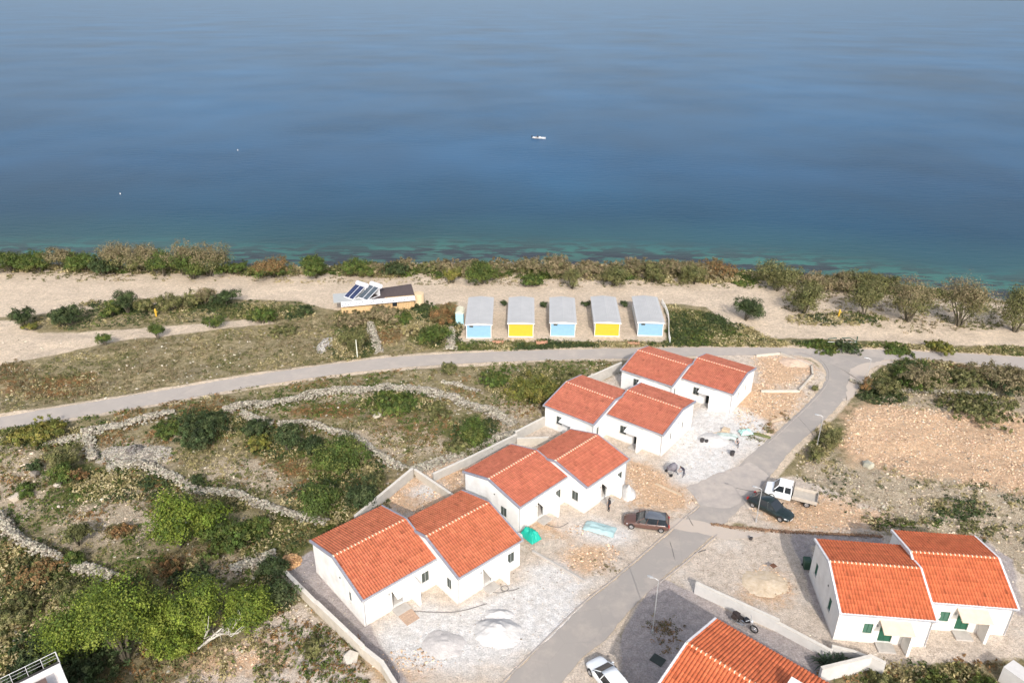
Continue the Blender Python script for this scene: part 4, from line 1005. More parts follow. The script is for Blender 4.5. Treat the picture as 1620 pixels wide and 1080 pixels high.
rubble('field_stones', [W([(-100, 600), (560, 600), (860, 580), (980, 570), (720, 735), (560, 830), (440, 900), (640, 1085), (-100, 1085)]), W([(0, 545), (300, 535), (560, 520), (560, 575), (0, 650)]), W([(1320, 560), (1640, 570), (1640, 840), (1270, 830), (1230, 740)]), W([(640, 575), (980, 560), (860, 640), (620, 620)])], .5, .12, (.46, .42, .34), 'scattered pale stones among the scrub')
rubble('yard_grit', Z['dirt'], 2.6, .06, (.52, .45, .38), 'small stones and grit on the yards')
rubble('shore_stones', [W([(-100, 405), (300, 405), (560, 408), (1000, 402), (1300, 412), (1560, 440), (1680, 452), (1680, 480), (1540, 474), (1240, 436), (1000, 424), (540, 432), (-100, 432)], -1.2)], 2.2, .30, (.30, .28, .25), 'dark and pale boulders along the waterline')
for (px, py, sz, lab) in [(516, 421, .8, 'pale boulder at the water just right of the dark rocks'), (678, 417, .9, 'pair-like bleached boulder on the shrubby shore in mid view'), (598, 664, .9, 'large pinkish boulder in the middle field'), (606, 655, .45, 'small white boulder behind the large pinkish one'), (634, 658, .5, 'cream boulder lying right of the large pinkish one'), (55, 764, .9, 'pale rounded boulder in the far left field'), (30, 798, 1.1, 'flat pale boulder near the left picture edge'), (95, 776, .8, 'flat cream boulder left of the bright bush field'), (563, 1042, .8, 'white block outside the left boundary wall'), (1373, 731, 1.0, 'white broken block in the rubble at the right'), (1512, 592, .7, 'white rock in front of the dark bushes at the right')]:
    p = G(px, py); n_ = 5 if 'pair' in lab else 3
    V, F, C = rocks(np.array([(rng.uniform(-.3, .3) * sz, rng.uniform(-.3, .3) * sz, sz * .25) for _ in range(1)]), np.full(1, sz * .75), rockcols(1, (.44, .40, .33), .1), .65)
    bm = bmesh.new(); o = npobj('boulder', V, F, STONE, None, C); bm.free(); o.location = (p[0], p[1], hz(p[0], p[1])); tag(o, lab, 'boulder')

# ---------------------------------------------------------------- low scrub and grass as one stuff object each
def tufts(name, Q, size, pal, label, blades=9, up=.9, spread=1.0):
    X, Y = Q[:, 0], Q[:, 1]; k = ~off_limits(X, Y, .25); X, Y = X[k], Y[k]; n = len(X)
    s = size * (.5 + 1.0 * rng.random(n)); C0 = palcol(pal[0], n)
    for i, pk in enumerate(pal[1:]):
        g = fbm(X, Y, 6.0, i + 1, 3) + .25 * (rng.random(n) - .5) > .54; C0[g] = palcol(pk, int(g.sum()))
    Zb = height(X, Y); out = []
    a = rng.random((n, blades)) * 6.283; r = np.sqrt(rng.random((n, blades))) * s[:, None] * spread; zz = rng.random((n, blades)) ** .8 * s[:, None] * up
    zz = zz * (1.15 - .6 * (r / (s[:, None] * spread)))
    P = np.stack([X[:, None] + np.cos(a) * r, Y[:, None] + np.sin(a) * r, Zb[:, None] + zz], -1).reshape(-1, 3)
    Nn = np.stack([np.cos(a) * .6, np.sin(a) * .6, np.full(a.shape, .75)], -1).reshape(-1, 3)
    cc = np.repeat(C0, blades, axis=0) * (.8 + .4 * rng.random((n * blades, 1)))
    V, F, C = leaves(P, Nn, size * .42, cc, .5)
    o = npobj(name, V, F, LEAF, None, C); return tag(o, label, 'ground cover', kind='stuff')
wildL = W([(-260, 700), (0, 690), (300, 636), (520, 600), (760, 576), (960, 570), (985, 585), (930, 605), (870, 655), (815, 690), (655, 745), (560, 830), (440, 905), (500, 960), (600, 1085), (640, 1150), (-300, 1150)])
fieldL = W([(-260, 640), (0, 600), (100, 572), (230, 545), (420, 520), (520, 500), (650, 495), (715, 500), (722, 552), (640, 562), (400, 592), (0, 662), (-260, 710)])
def thin(Q, ch, th, sc=2.2): return Q[fbm(Q[:, 0], Q[:, 1], sc, ch) + .12 * (rng.random(len(Q)) - .5) > th]
tufts('low_scrub', thin(scatter_in([wildL], 5.0), 2, .43), .30, ['olive', 'dry', 'rust', 'green'], 'low mixed scrub covering the walled fields')
tufts('dry_grass', thin(scatter_in([fieldL], 5.0), 3, .40), .27, ['dry', 'dry', 'olive', 'brown'], 'dry yellow grass field above the coast road')
tufts('green_cover', scatter_in(Z['green'], 6.5), .36, ['olive', 'green', 'dark', 'dry'], 'greener low shrub cover in patches', up=1.3)
tufts('rusty_scrub', scatter_in(Z['rust'], 6.0), .30, ['rust', 'brown', 'olive'], 'reddish low scrub patches')
tufts('roadside_weeds', np.concatenate([thin(scatter_in([W([(720, 541), (1060, 538), (1700, 545), (1700, 556), (1100, 545), (760, 555)])], 9), 4, .38, 1.5), thin(scatter_in([W([(1060, 485), (1130, 492), (1200, 522), (1240, 540), (1062, 545)])], 5), 2, .4), scatter_in([W([(40, 512), (130, 497), (370, 480), (480, 482), (470, 500), (300, 515), (90, 530)])], 4)]), .30, ['green', 'olive', 'dark', 'dry'], 'weeds and grass along the road edge and behind the cabins')
tufts('stony_field_weeds', thin(scatter_in([Z['rubble'][0], Z['rubble'][1], W([(1300, 690), (1345, 680), (1360, 720), (1290, 745)]), W([(1480, 760), (1620, 780), (1620, 860), (1500, 840)])], 3.2), 5, .52), .26, ['olive', 'dark', 'dry'], 'weeds growing through the stony field')
tufts('dune_grass', np.concatenate([thin(scatter_in([W([(-100, 425), (1240, 422), (1240, 452), (-100, 452)])], 2.0), 1, .5), thin(scatter_in([W([(1240, 430), (1640, 460), (1640, 512), (1440, 522), (1240, 486)])], 3.0), 6, .47)]), .32, ['brown', 'dry', 'olive'], 'sparse dune grass between the shore shrubs')
tufts('shore_understorey', thin(scatter_in([W([(-100, 425), (540, 424), (1240, 418), (1560, 446), (1560, 470), (1240, 446), (900, 442), (540, 440), (-100, 438)])], 7.0), 4, .40), .50, ['brown', 'olive', 'dry', 'green'], 'low brownish scrub under the shore trees', up=1.6)
tufts('yard_weeds', thin(scatter_in([W([(1300, 1030), (1620, 1035), (1640, 1150), (1300, 1150)]), W([(430, 985), (560, 1000), (600, 1085), (380, 1085)]), W([(1180, 690), (1240, 650), (1250, 660), (1200, 700)])], 4.5), 2, .47), .30, ['olive', 'dry', 'green', 'rust'], 'weeds at the lower edge and on the slope')

# ---------------------------------------------------------------- bushes and trees
def crown(n, rx, ry, rz, zc, pal, size, lobes, top=None, gap=.35, seed=0, pc=26):
    """leaf clumps through an uneven crown"""
    rs = np.random.default_rng(seed)
    L = []
    for i in range(lobes):
        a = rs.random() * 6.283; r = math.sqrt(rs.random()) * .62
        k = .36 + .34 * rs.random()
        L.append((math.cos(a) * r * rx, math.sin(a) * r * ry, zc + (rs.random() - .35) * rz * .9, rx * k, ry * k, rz * k * 1.1))
    cl = []; nc = max(16, n // pc)
    for i in range(nc):
        l = L[i % lobes]; v = rs.normal(0, 1, 3); v /= np.linalg.norm(v); q = .55 + .5 * rs.random()
        if v[2] < -.4: v[2] *= .4
        cl.append((l[0] + v[0] * l[3] * q, l[1] + v[1] * l[4] * q, l[2] + v[2] * l[5] * q, v[0], v[1], v[2] + .5))
    cl = np.array(cl); cl = cl[rs.random(nc) > gap * .5]
    nc = len(cl); per = max(6, n // nc)
    sp = max(.10, min(rx, rz) * .13)
    P = np.repeat(cl[:, :3], per, 0) + rs.normal(0, sp, (nc * per, 3)); off = rs.normal(0, sp, (nc * per, 3)); P = np.repeat(cl[:, :3], per, 0) + off; Nn = np.repeat(cl[:, 3:], per, 0) + off / sp * .55
    Cc = palcol(pal, nc) * (.7 + .6 * rs.random((nc, 1))); Cc = np.repeat(Cc, per, 0) * (.8 + .4 * rs.random((nc * per, 1)))
    if top:
        g = np.repeat((cl[:, 2] - zc) / rz + .5 * (rs.random(nc) - .5) > .12, per); Cc[g] = palcol(top, int(g.sum()))
    P[:, 2] = np.maximum(P[:, 2], .05)
    V, F, C = leaves(P, Nn, size, Cc)
    return V, F, C, L
m_bark = mat('grey_bark', (.10, .085, .06), .95, .25, 5, .4, 20)
_cnt = [0]
def plant(px, py, hpxl, wpx, pal, label, name='bush', cat='bush', group=None, top=None, stem=.12, n=None, leaf=None, lobes=None, gap=.35, depth=1.0):
    """px,py is the foot, hpxl the height and wpx the width in the photo"""
    _cnt[0] += 1
    p = G(px, py); x, y = p[0], p[1]
    k = pxm(px, py); h = hpx(px, py, hpxl) * .93; rx = wpx / k / 2; ry = rx * depth
    h = max(.5, h - ry * .35)
    z = hz(x, y); st = stem * h
    n = n or int(min(8500, 800 + 420 * rx * rx + 200 * rx * h)); leaf = leaf or min(.125, .07 + .02 * rx)
    rz = (h - st) / 2
    V, F, C, L = crown(n, rx, ry, rz, st + rz, pal, leaf, lobes or max(4, int(4 + rx * 2.2)), top, gap, _cnt[0])
    e = empty(name, (x, y, z)); tag(e, label, cat, group)
    npobj('crown' if name.endswith('tree') else 'foliage', V, F, LEAF, e, C)
    b = MB()
    nb = min(6, len(L)); r0 = .03 + .018 * h
    for i in range(nb):
        l = L[i]; o_ = Vector((l[0] * .12, l[1] * .12, -.15)); t = Vector((l[0], l[1], l[2]))
        mid = (o_ + t) / 2 + Vector((random.uniform(-.1, .1), random.uniform(-.1, .1), .1)) * h * .3
        b.tube([o_, o_.lerp(mid, .5) + Vector((0, 0, .05 * h)), mid, t], r0, 6, r2=r0 * .25)
    b.build('trunk' if name.endswith('tree') else 'stem', m_bark, e)
    return e
GS = 'tamarisks and shrubs along the shore'
shore = [
 (18, 440, 40, 46, 'green', 'dark green shore tree cut by the left picture edge', 'tree', None), (60, 438, 36, 44, 'green', 'green shore tree second from the left edge', 'tree', None),
 (98, 434, 38, 38, 'olive', 'olive shore tree with brownish top left of three green ones', 'tree', 'brown'), (132, 437, 36, 42, 'green', 'round green shore tree above the sandy slope at far left', 'tree', None),
 (166, 440, 32, 40, 'dark', 'darker green shore tree in front of the tall brown-topped one', 'tree', None), (186, 434, 50, 52, 'olive', 'tall brown-topped shore tree left of the centre-left group', 'tree', 'brown'),
 (228, 437, 47, 48, 'olive', 'brown-topped shore tree leaning over the bank in the left group', 'tree', 'brown'), (258, 443, 44, 36, 'green', 'upright green shore tree with bare stem in the left group', 'tree', None),
 (290, 440, 50, 44, 'olive', 'pale brown feathery shore tree in the left group', 'tree', 'brown'), (305, 447, 46, 46, 'green', 'green shore tree in front of the largest brown tamarisk', 'tree', None),
 (330, 442, 58, 56, 'olive', 'largest brown feathery tamarisk of the left group', 'tree', 'brown'), (367, 438, 24, 38, 'green', 'low green shore bush right of the largest tamarisk', 'bush', None),
 (398, 438, 18, 26, 'olive', 'very low olive bush at the gap with open water', 'bush', None), (432, 443, 38, 54, 'green', 'green bush with rusty top by the dark water rocks', 'bush', 'rust'),
 (501, 443, 36, 38, 'green', 'compact green tree standing alone by the dark rocks', 'tree', None), (534, 430, 14, 30, 'olive', 'low olive tuft bush right of the lone compact tree', 'bush', None),
 (566, 440, 32, 44, 'green', 'green shore bush behind the solar heaters', 'bush', None), (594, 434, 24, 40, 'brown', 'brownish shore shrub behind the beach bar roof', 'bush', None),
 (628, 441, 26, 34, 'dark', 'small dark green bush behind the brown bar roof', 'bush', None), (640, 428, 22, 44, 'brown', 'brown shrub on the shore right behind the bar', 'bush', None),
 (676, 430, 18, 34, 'olive', 'low olive shrub beside the bleached shore boulder', 'bush', None), (708, 430, 22, 40, 'brown', 'brown low shore shrub left of the dark green one', 'bush', None),
 (716, 448, 28, 22, 'yellow', 'small yellowish bush on the sand bank, left one', 'bush', None), (762, 450, 40, 40, 'green', 'dark green bush on the sand bank above the first cabin', 'bush', None),
 (742, 430, 22, 44, 'brown', 'brown shrub strip behind the dark green bank bush', 'bush', None), (786, 428, 20, 44, 'brown', 'low brown shrub between the bank bush and the domed one', 'bush', None),
 (838, 450, 22, 36, 'green', 'spreading green mat bush under the domed brown shrub', 'bush', None), (826, 432, 26, 46, 'olive', 'olive shrub at the foot of the domed brown shrub', 'bush', 'brown'),
 (872, 434, 36, 60, 'brown', 'domed brown shrub, tallest of the middle shore', 'bush', None), (904, 455, 32, 26, 'olive', 'narrow olive bush standing forward on the sand', 'bush', None),
 (926, 430, 24, 46, 'rust', 'rusty shrub right of the domed brown shrub', 'bush', None), (970, 450, 38, 38, 'olive', 'olive vase-shaped bush on the sand bank', 'bush', None),
 (958, 430, 20, 44, 'brown', 'thin brown shrub behind the vase-shaped bush', 'bush', None), (1008, 430, 30, 54, 'rust', 'rusty domed shore shrub above the rightmost cabin', 'bush', None),
 (1030, 444, 32, 34, 'olive', 'greyish green bush in front of the rusty dome', 'bush', None), (1058, 430, 28, 46, 'brown', 'brown shrub between the rusty dome and the broad brown one', 'bush', None),
 (1098, 446, 36, 40, 'olive', 'olive bush on the bank under the broad brown shrub', 'bush', None), (1092, 430, 26, 44, 'olive', 'olive shore shrub behind the bank bush', 'bush', 'brown'),
 (1128, 434, 32, 56, 'brown', 'broad brown shrub at the right end of the middle shore', 'bush', 'rust'), (1175, 440, 12, 44, 'green', 'flat green bush in the gap of the shore shrubs', 'bush', None),
 (1226, 456, 50, 58, 'olive', 'round shore tree with dark base right of the sandy gap', 'tree', 'olive'), (1272, 490, 48, 44, 'olive', 'greyish bush tree at the left end of the row of olive trees', 'tree', None),
 (1296, 458, 36, 44, 'brown', 'brown feathery tree behind the left end of the right-hand row', 'tree', None), (1330, 452, 34, 44, 'brown', 'low brown feathery tree by the water in the right part', 'tree', None),
 (1366, 455, 38, 46, 'brown', 'tall brownish tree by the water behind the second row tree', 'tree', 'olive'), (1366, 494, 60, 46, 'olive', 'second olive tree of the right-hand row, above the gravel track', 'tree', None),
 (1404, 452, 28, 34, 'olive', 'small olive tree at the water between two row trees', 'tree', None), (1436, 502, 72, 62, 'olive', 'third olive tree of the right-hand row, leaning trunk', 'tree', 'brown'),
 (1516, 510, 80, 66, 'olive', 'biggest olive tree of the right-hand row', 'tree', 'brown'), (1605, 516, 78, 58, 'olive', 'olive tree at the right picture edge with dark foot', 'tree', None)]
for (px, py, hh, ww, pal, lab, kind, top) in shore:
    hh *= 1.14; ww *= 1.30
    if pal == 'rust': pal = 'brown'
    plant(px, py, hh, ww, pal, lab, 'shore_tree' if kind == 'tree' else 'shore_bush', kind, GS, top=top, stem=(.05 if px > 1200 else .16) if kind == 'tree' else .05, gap=.3)
mid = [
 (38, 526, 36, 40, 'dark', 'dark rounded bush on the sand by the left edge', .15), (113, 522, 42, 52, 'dark', 'large dark bush on the sand, third from the left edge', .1), (46, 532, 14, 26, 'yellow', 'low yellow-green bush under the leftmost dark bush', .05),
 (176, 507, 28, 40, 'green', 'green bush right of the large dark sand bush', .05), (203, 503, 42, 38, 'dark', 'tall dark bush with bare grey stems in the hedge', .2), (232, 500, 26, 40, 'olive', 'grey-olive bush in the middle of the beach hedge', .05),
 (270, 498, 34, 44, 'olive', 'greyish bush of the beach hedge above the yellow post', .05), (300, 492, 32, 44, 'olive', 'second greyish bush of the beach hedge above the yellow post', .05), (322, 488, 34, 40, 'brown', 'brownish bush of the beach hedge next to its dark right end', .05),
 (357, 488, 32, 46, 'dark', 'dark green bush at the right end of the beach hedge', .05), (415, 516, 30, 46, 'green', 'green bush in the dry field left of the bar', .05), (485, 500, 22, 26, 'dark', 'small dark bush just left of the beach bar', .05),
 (251, 542, 32, 28, 'green', 'small green bush below the yellow post', .05), (168, 554, 26, 26, 'green', 'small sprawling green bush on the lower sand strip', .05), (340, 525, 28, 32, 'green', 'small green bush with grey shade in the dry field', .05),
 (450, 528, 14, 50, 'olive', 'low flat olive bush in the dry field', .03), (560, 512, 24, 70, 'brown', 'brownish hedge bush in front of the bar, left half', .03), (612, 508, 30, 60, 'brown', 'brownish hedge bush in front of the bar awning', .03),
 (560, 556, 42, 46, 'olive', 'olive bush left of the steep stone wall', .03), (640, 512, 20, 46, 'green', 'green bush under the timber wall of the bar', .03), (690, 545, 40, 56, 'green', 'green bush by the road left of the tiny blue shed', .03),
 (700, 512, 34, 48, 'rust', 'orange-brown bush left of the tiny blue shed', .03), (664, 488, 14, 50, 'dark', 'low dark hedge right of the beach bar', .03), (652, 530, 22, 40, 'dry', 'straw coloured bush in the small walled plot', .03),
 (1178, 502, 43, 52, 'dark', 'lone round dark bush on the sand right of the cabins', .12), (1482, 548, 20, 50, 'yellow', 'yellow-green bush above the road at the right', .03), (1300, 546, 12, 60, 'green', 'low green verge bush by the road junction', .03),
 (1345, 548, 18, 44, 'dark', 'dark verge bush under the green bench frame', .03), (1412, 549, 14, 60, 'green', 'low verge bush right of the green bench frame', .03),
 (798, 484, 12, 14, 'dark', 'tiny dark bush between the leftmost blue cabin and the first yellow one', .03), (861, 486, 12, 14, 'dark', 'tiny dark bush between the first yellow cabin and the middle blue one', .03), (926, 484, 13, 16, 'dark', 'tiny dark bush between the middle blue cabin and the second yellow one', .03), (988, 483, 13, 18, 'dark', 'tiny dark bush between the second yellow cabin and the rightmost blue one', .03)]
for (px, py, hh, ww, pal, lab, st) in mid: plant(px, py, hh, ww, pal, lab, 'bush', 'bush', 'bushes between the beach and the road', stem=st)
near = [
 (328, 696, 44, 100, 'dark', 'big dark green bush below the coast road at the left', None), (396, 690, 30, 60, 'dark', 'dark bush touching the right side of the big dark bush', None), (268, 690, 20, 56, 'green', 'low green bush left of the big dark bush', None),
 (70, 702, 34, 90, 'yellow', 'yellow-green spreading bush below the road at far left', None), (105, 752, 40, 50, 'olive', 'olive bush below the short pale wall end', None), (108, 772, 34, 46, 'green', 'bright green bush in the upper left field', None), (62, 752, 18, 30, 'dark', 'small grey-green bush in the far left field', None),
 (42, 792, 18, 42, 'green', 'flat green bush on pale ground at far left', None), (128, 768, 26, 34, 'rust', 'orange-brown bush beside the bright green one', None), (456, 716, 44, 52, 'dark', 'dark bush left of the wide bright bush under the dividing wall', None),
 (500, 722, 30, 50, 'dark', 'grey-green bush between two bushes under the dividing wall', None), (549, 744, 58, 96, 'green', 'wide bright bush under the dividing stone wall', None), (415, 712, 26, 44, 'yellow', 'yellowish bush below the middle field wall', None),
 (630, 652, 34, 92, 'green', 'domed green bush at the top of the middle field', None), (690, 660, 24, 60, 'olive', 'olive bush right of the domed green bush', None), (760, 704, 48, 60, 'green', 'green bush in the right corner of the middle field', None), (722, 712, 26, 50, 'olive', 'low olive bush near the middle field corner', None),
 (847, 632, 50, 92, 'yellow', 'large yellow-green bush left of the third paired house', None), (786, 606, 28, 60, 'green', 'green bush just below the coast road left of the houses', None), (905, 606, 20, 60, 'olive', 'olive bush tucked behind the third paired house', None), (712, 592, 24, 34, 'olive', 'small olive bush at the lower edge of the coast road', None),
 (520, 822, 66, 74, 'green', 'tall green bush left of the nearest paired house', None), (572, 806, 50, 70, 'dark', 'dark bush joined to the tall green one by the boundary wall', None), (596, 780, 34, 50, 'olive', 'olive bush along the boundary wall behind the houses', None),
 (288, 872, 84, 86, 'bright', 'brightest green bush standing alone in the left field', None), (345, 850, 66, 70, 'bright', 'bright bush joined to the right side of the brightest one', None), (360, 872, 44, 90, 'green', 'low green bush right under the bright pair', None), (408, 850, 34, 60, 'green', 'green bush between the bright pair and the stone wall', None),
 (310, 772, 18, 26, 'dark', 'small dark bush beside the stone wall in the left field', None), (128, 868, 40, 54, 'olive', 'olive-brown bush in the pale lower left field', None), (128, 900, 30, 40, 'green', 'small green bush against the curving left wall', None),
 (200, 852, 20, 40, 'rust', 'small red-brown bush in the pale lower left field', None), (268, 912, 26, 44, 'rust', 'red-brown bush under the brightest green bush', None), (60, 915, 26, 100, 'olive', 'low rusty-topped bush at the left edge under the curving wall', 'rust'),
 (130, 955, 34, 70, 'olive', 'green-brown bush left of the big bright thicket', None), (310, 925, 26, 70, 'dark', 'dark shaded bush above the big bright thicket', None), (440, 915, 40, 60, 'dark', 'dark bush in front of the stone heap wall', None), (452, 960, 50, 60, 'dark', 'dark bush by the left boundary wall', None), (30, 985, 30, 80, 'olive', 'grey-olive thorny bush at the lower left edge', None),
 (500, 1030, 22, 50, 'olive', 'low olive bush on the slope outside the boundary wall', None), (1455, 602, 44, 92, 'green', 'big dark green bush with brownish top below the road at the right', 'brown'), (1520, 600, 30, 60, 'olive', 'olive bush between the two big bushes at the right', None), (1592, 610, 46, 100, 'dark', 'big dark bush at the right edge below the road', 'brown'),
 (1400, 616, 34, 50, 'olive', 'olive bush beside the lane right of the lamp post', None), (1368, 612, 26, 20, 'rust', 'small rusty bush at the foot of the lamp post near the junction', None), (1545, 645, 30, 110, 'olive', 'flat olive bush under the two big right bushes', None), (1290, 612, 10, 14, 'olive', 'tiny bush on the kerb inside the road bend', None),
 (1312, 700, 36, 36, 'olive', 'olive bush at the lane edge by the orange field', None), (1288, 722, 22, 30, 'olive', 'low grey-olive bush by the lane below the other one', None), (1490, 1082, 24, 66, 'green', 'green bush under the right-hand house terrace', None), (1405, 1086, 20, 56, 'olive', 'olive weed bush left of it under the right-hand house', None), (1562, 1084, 22, 50, 'green', 'green bush at the foot of the white block at the lower right', None)]
for (px, py, hh, ww, pal, lab, top) in near: plant(px, py, hh, ww, pal, lab, 'bush', 'bush', 'bushes in the walled fields', top=top, stem=.03, gap=.25)
thick = [
 (140, 1040, 100, 110, 'tallest lobe of bright green thicket at its left end'), (205, 1050, 140, 110, 'largest bright green thicket tree with dark shade under it'), (255, 1020, 80, 80, 'bright green tree between the largest thicket tree and the dead branches'),
 (328, 1010, 95, 80, 'bright green tree behind the dead grey branches'), (402, 1000, 74, 74, 'round bright green bush right of the dead grey branches'), (290, 1035, 50, 90, 'low bright bush at the front of the thicket')]
for (px, py, hh, ww, lab) in thick: plant(px, py, hh, ww, 'bright', lab, 'thicket_tree', 'tree', 'bright green thicket in the lower left', stem=.08, gap=.7, n=12000, leaf=.095, lobes=13)
plant(60, 1055, 40, 120, 'dark', 'dark shaded bush above the flat-roofed house', 'bush', 'bush', stem=.03)
plant(160, 1075, 46, 100, 'dark', 'dark bush below the largest thicket tree', 'bush', 'bush', stem=.03)
# dead branches
p = G(372, 1010); b = MB(); rs = random.Random(4)
def branch(b, a, d, L, r, k):
    q = a; pts = [a]
    for i in range(4):
        d = (d + Vector((rs.uniform(-.35, .35), rs.uniform(-.35, .35), rs.uniform(-.2, .3)))).normalized(); q = q + d * L / 4; pts.append(q)
    b.tube(pts, r, 6, r2=r * .45)
    if k:
        for i in (1, 2, 3, 4): branch(b, pts[i], (d + Vector((rs.uniform(-1, 1), rs.uniform(-1, 1), rs.uniform(0, .6)))).normalized(), L * .55, r * .5, k - 1)
branch(b, Vector((-2.6, -2.0, .2)), Vector((.75, .75, .25)), 4.2, .11, 2); branch(b, Vector((-2.0, -1.2, .2)), Vector((.9, .2, .25)), 3.0, .09, 2); branch(b, Vector((0, -.2, .4)), Vector((.9, -.3, .2)), 3.0, .07, 2)
o = b.build('dead_tree', mat('bleached_wood', (.50, .47, .42), .9, .2, 4, .4, 20)); o.location = p; tag(o, 'bleached dead tree branches lying before the bright green thicket', 'dead tree')
# palm-like shrub inside the white wall
p = G(1322, 1046); e = empty('yucca', p); tag(e, 'dark spiky palm-like shrub behind the white block wall', 'shrub')
Pv, Fv, Cv = [], [], []; n_ = 150
b = MB()
for k in range(n_):
    a = rng.random() * 6.283; el = rng.uniform(.1, 1.3); L = rng.uniform(.8, 1.5); base = Vector((rng.uniform(-.9, .9), rng.uniform(-.35, .35), .1))
    d = Vector((math.cos(a) * math.cos(el), math.sin(a) * math.cos(el), math.sin(el))); s_ = d.cross(Vector((0, 0, 1))).normalized() * .05
    m_ = base + d * L * .6; t = base + d * L + Vector((0, 0, -.25 * L))
    b.face([base - s_, base + s_, m_ + s_, m_ - s_]); b.face([m_ - s_, m_ + s_, t])
b.build('foliage', mat('yucca_leaf', (.035, .06, .03), .6, .3, 6), e)
MB().tube([(0, 0, -.1), (0, 0, .5)], .16, 8).build('stem', m_bark, e)
# ---------------------------------------------------------------- boundary walls
m_cw = mat('pale_concrete_wall', (.50, .45, .38), .9, .12, 1.5, .25, 14, stain=.2)
m_cg = mat('grey_concrete_wall', (.42, .40, .37), .9, .12, 1.5, .25, 14, stain=.2)
m_ww = mat('white_block_wall', (.56, .54, .52), .9, .08, 1.5, .2, 14, stain=.15)
m_cap = mat('wall_cap', (.58, .54, .48), .9, .1, 2, .2, 20)
def bwall(pts, h, t, label, m=m_cw, cat='wall', cap=True, group='boundary walls of the plots'):
    P = W(pts); cx, cy = P[0]
    e = empty('boundary_wall', (cx, cy, 0)); L = [(a - cx, b - cy) for a, b in P]
    hs = h if isinstance(h, (list, tuple)) else [h] * (len(L) - 1)
    for i, ((xa, ya), (xb, yb)) in enumerate(zip(L[:-1], L[1:])):
        d = Vector((xb - xa, yb - ya, 0)); ln = d.length; M = Matrix.Translation((xa, ya, 0)) @ Matrix.Rotation(math.atan2(d.y, d.x), 4, 'Z')
        ext = t / 2 if i else 0
        b = MB(); b.box(-ext + (.003 if i else 0), ln + t / 2 - .003, -t / 2 + .001 * i, t / 2 - .001 * i, -.3, hs[i], 0, M); b.build('wall_panel', m, e)
        if cap:
            b = MB(); b.box(-ext + .01, ln + t / 2 - .01, -t / 2 - .04, t / 2 + .04, hs[i] + .001, hs[i] + .06 + .003 * i, 0, M); b.build('coping', m_cap, e)
    return tag(e, label, cat, group)
bwall([(449, 913), (508, 972), (580, 1040), (611, 1064), (634, 1100)], [1.1, 1.25, 1.1, 1.1], .28, 'cream retaining wall running down left of the nearest house')
bwall([(566, 834), (655, 757)], 1.25, .22, 'pale grey wall behind the nearest house, left side of the stony plot', m_cg)
bwall([(659, 755), (722, 797)], 1.0, .22, 'cream wall closing the stony plot behind the nearest house')
bwall([(688, 762), (745, 735), (818, 698)], 1.0, .22, 'long grey wall behind the second house', m_cg)
bwall([(817, 697), (862, 673)], 1.3, .22, 'short grey slab wall left of the third house', m_cg)
bwall([(819, 704), (868, 702)], 1.0, .2, 'small cream wall between second and third house')
bwall([(926, 612), (982, 586)], 1.5, .22, 'grey slanting wall left of the farthest house', m_cg)
bwall([(846, 872), (928, 918)], .22, .2, 'low concrete kerb wall right of the nearest house', m_stone, cap=False)
bwall([(1196, 560), (1234, 556), (1284, 575), (1286, 590), (1264, 615), (1206, 616)], .35, .25, 'low cream footing wall around the plot by the junction', m_cw, cap=False)
bwall([(1103, 934), (1232, 992), (1316, 1036)], [1.25, .95], .25, 'long white wall behind the motorcycle', m_ww)
bwall([(1300, 1072), (1378, 1052), (1398, 1062)], 1.5, .25, 'tall white block wall beside the spiky shrub', m_ww)
bwall([(1318, 1028), (1352, 1036), (1378, 1046)], .9, .2, 'low white wall at the front corner of the green-shuttered house', m_ww)
bwall([(1592, 1062), (1640, 1096)], 1.6, 1.4, 'thick white wall block at the lower right corner', m_ww, cap=False)

# ---------------------------------------------------------------- lamp posts, poles
m_galv = mat('galvanised', (.52, .52, .52), .45, .08, 3, metal=.5)
def lamp(px, py, h, label, head=True):
    p = G(px, py); e = empty('lamp_post', (p[0], p[1], .0)); tag(e, label, 'lamp post', 'lamp posts along the lane')
    MB().tube([(0, 0, -.1), (0, 0, h)], .055, 8, r2=.035).build('pole', m_galv, e)
    MB().tube([(0, 0, -.05), (0, 0, .35)], .10, 8).build('base', m_galv, e)
    b = MB(); b.tube([(0, 0, h - .02), (-.25, .1, h + .12), (-.5, .2, h + .14)], .025, 6); b.build('arm', m_galv, e)
    b = MB(); b.loft([[(-.45 - k * .45, .18 + k * .18 - w, h + .10), (-.45 - k * .45, .18 + k * .18 + w, h + .10), (-.45 - k * .45, .18 + k * .18 + w * .8, h + .19), (-.45 - k * .45, .18 + k * .18 - w * .8, h + .19)] for k, w in ((0, .07), (.5, .13), (1, .08))]); b.build('lamp_head', m_galv, e)
lamp(1199, 821, 4.2, 'thin grey lamp post beside the dark green car')
lamp(1037, 998, 6.0, 'lamp post between the lane and the orange villa roof')
lamp(1294, 700, 4.2, 'lamp post at the lane edge by the orange soil field')
lamp(1369, 604, 4.2, 'lamp post at the road junction')
p = G(566, 569); e = tag(MB().tube([(0, 0, -.1), (0, 0, 3.1)], .10, 8, r2=.07).build('wooden_post', mat('pale_post', (.55, .56, .47), .9, .15)), 'pale wooden post beside the coast road left of the steep wall', 'post'); e.location = p
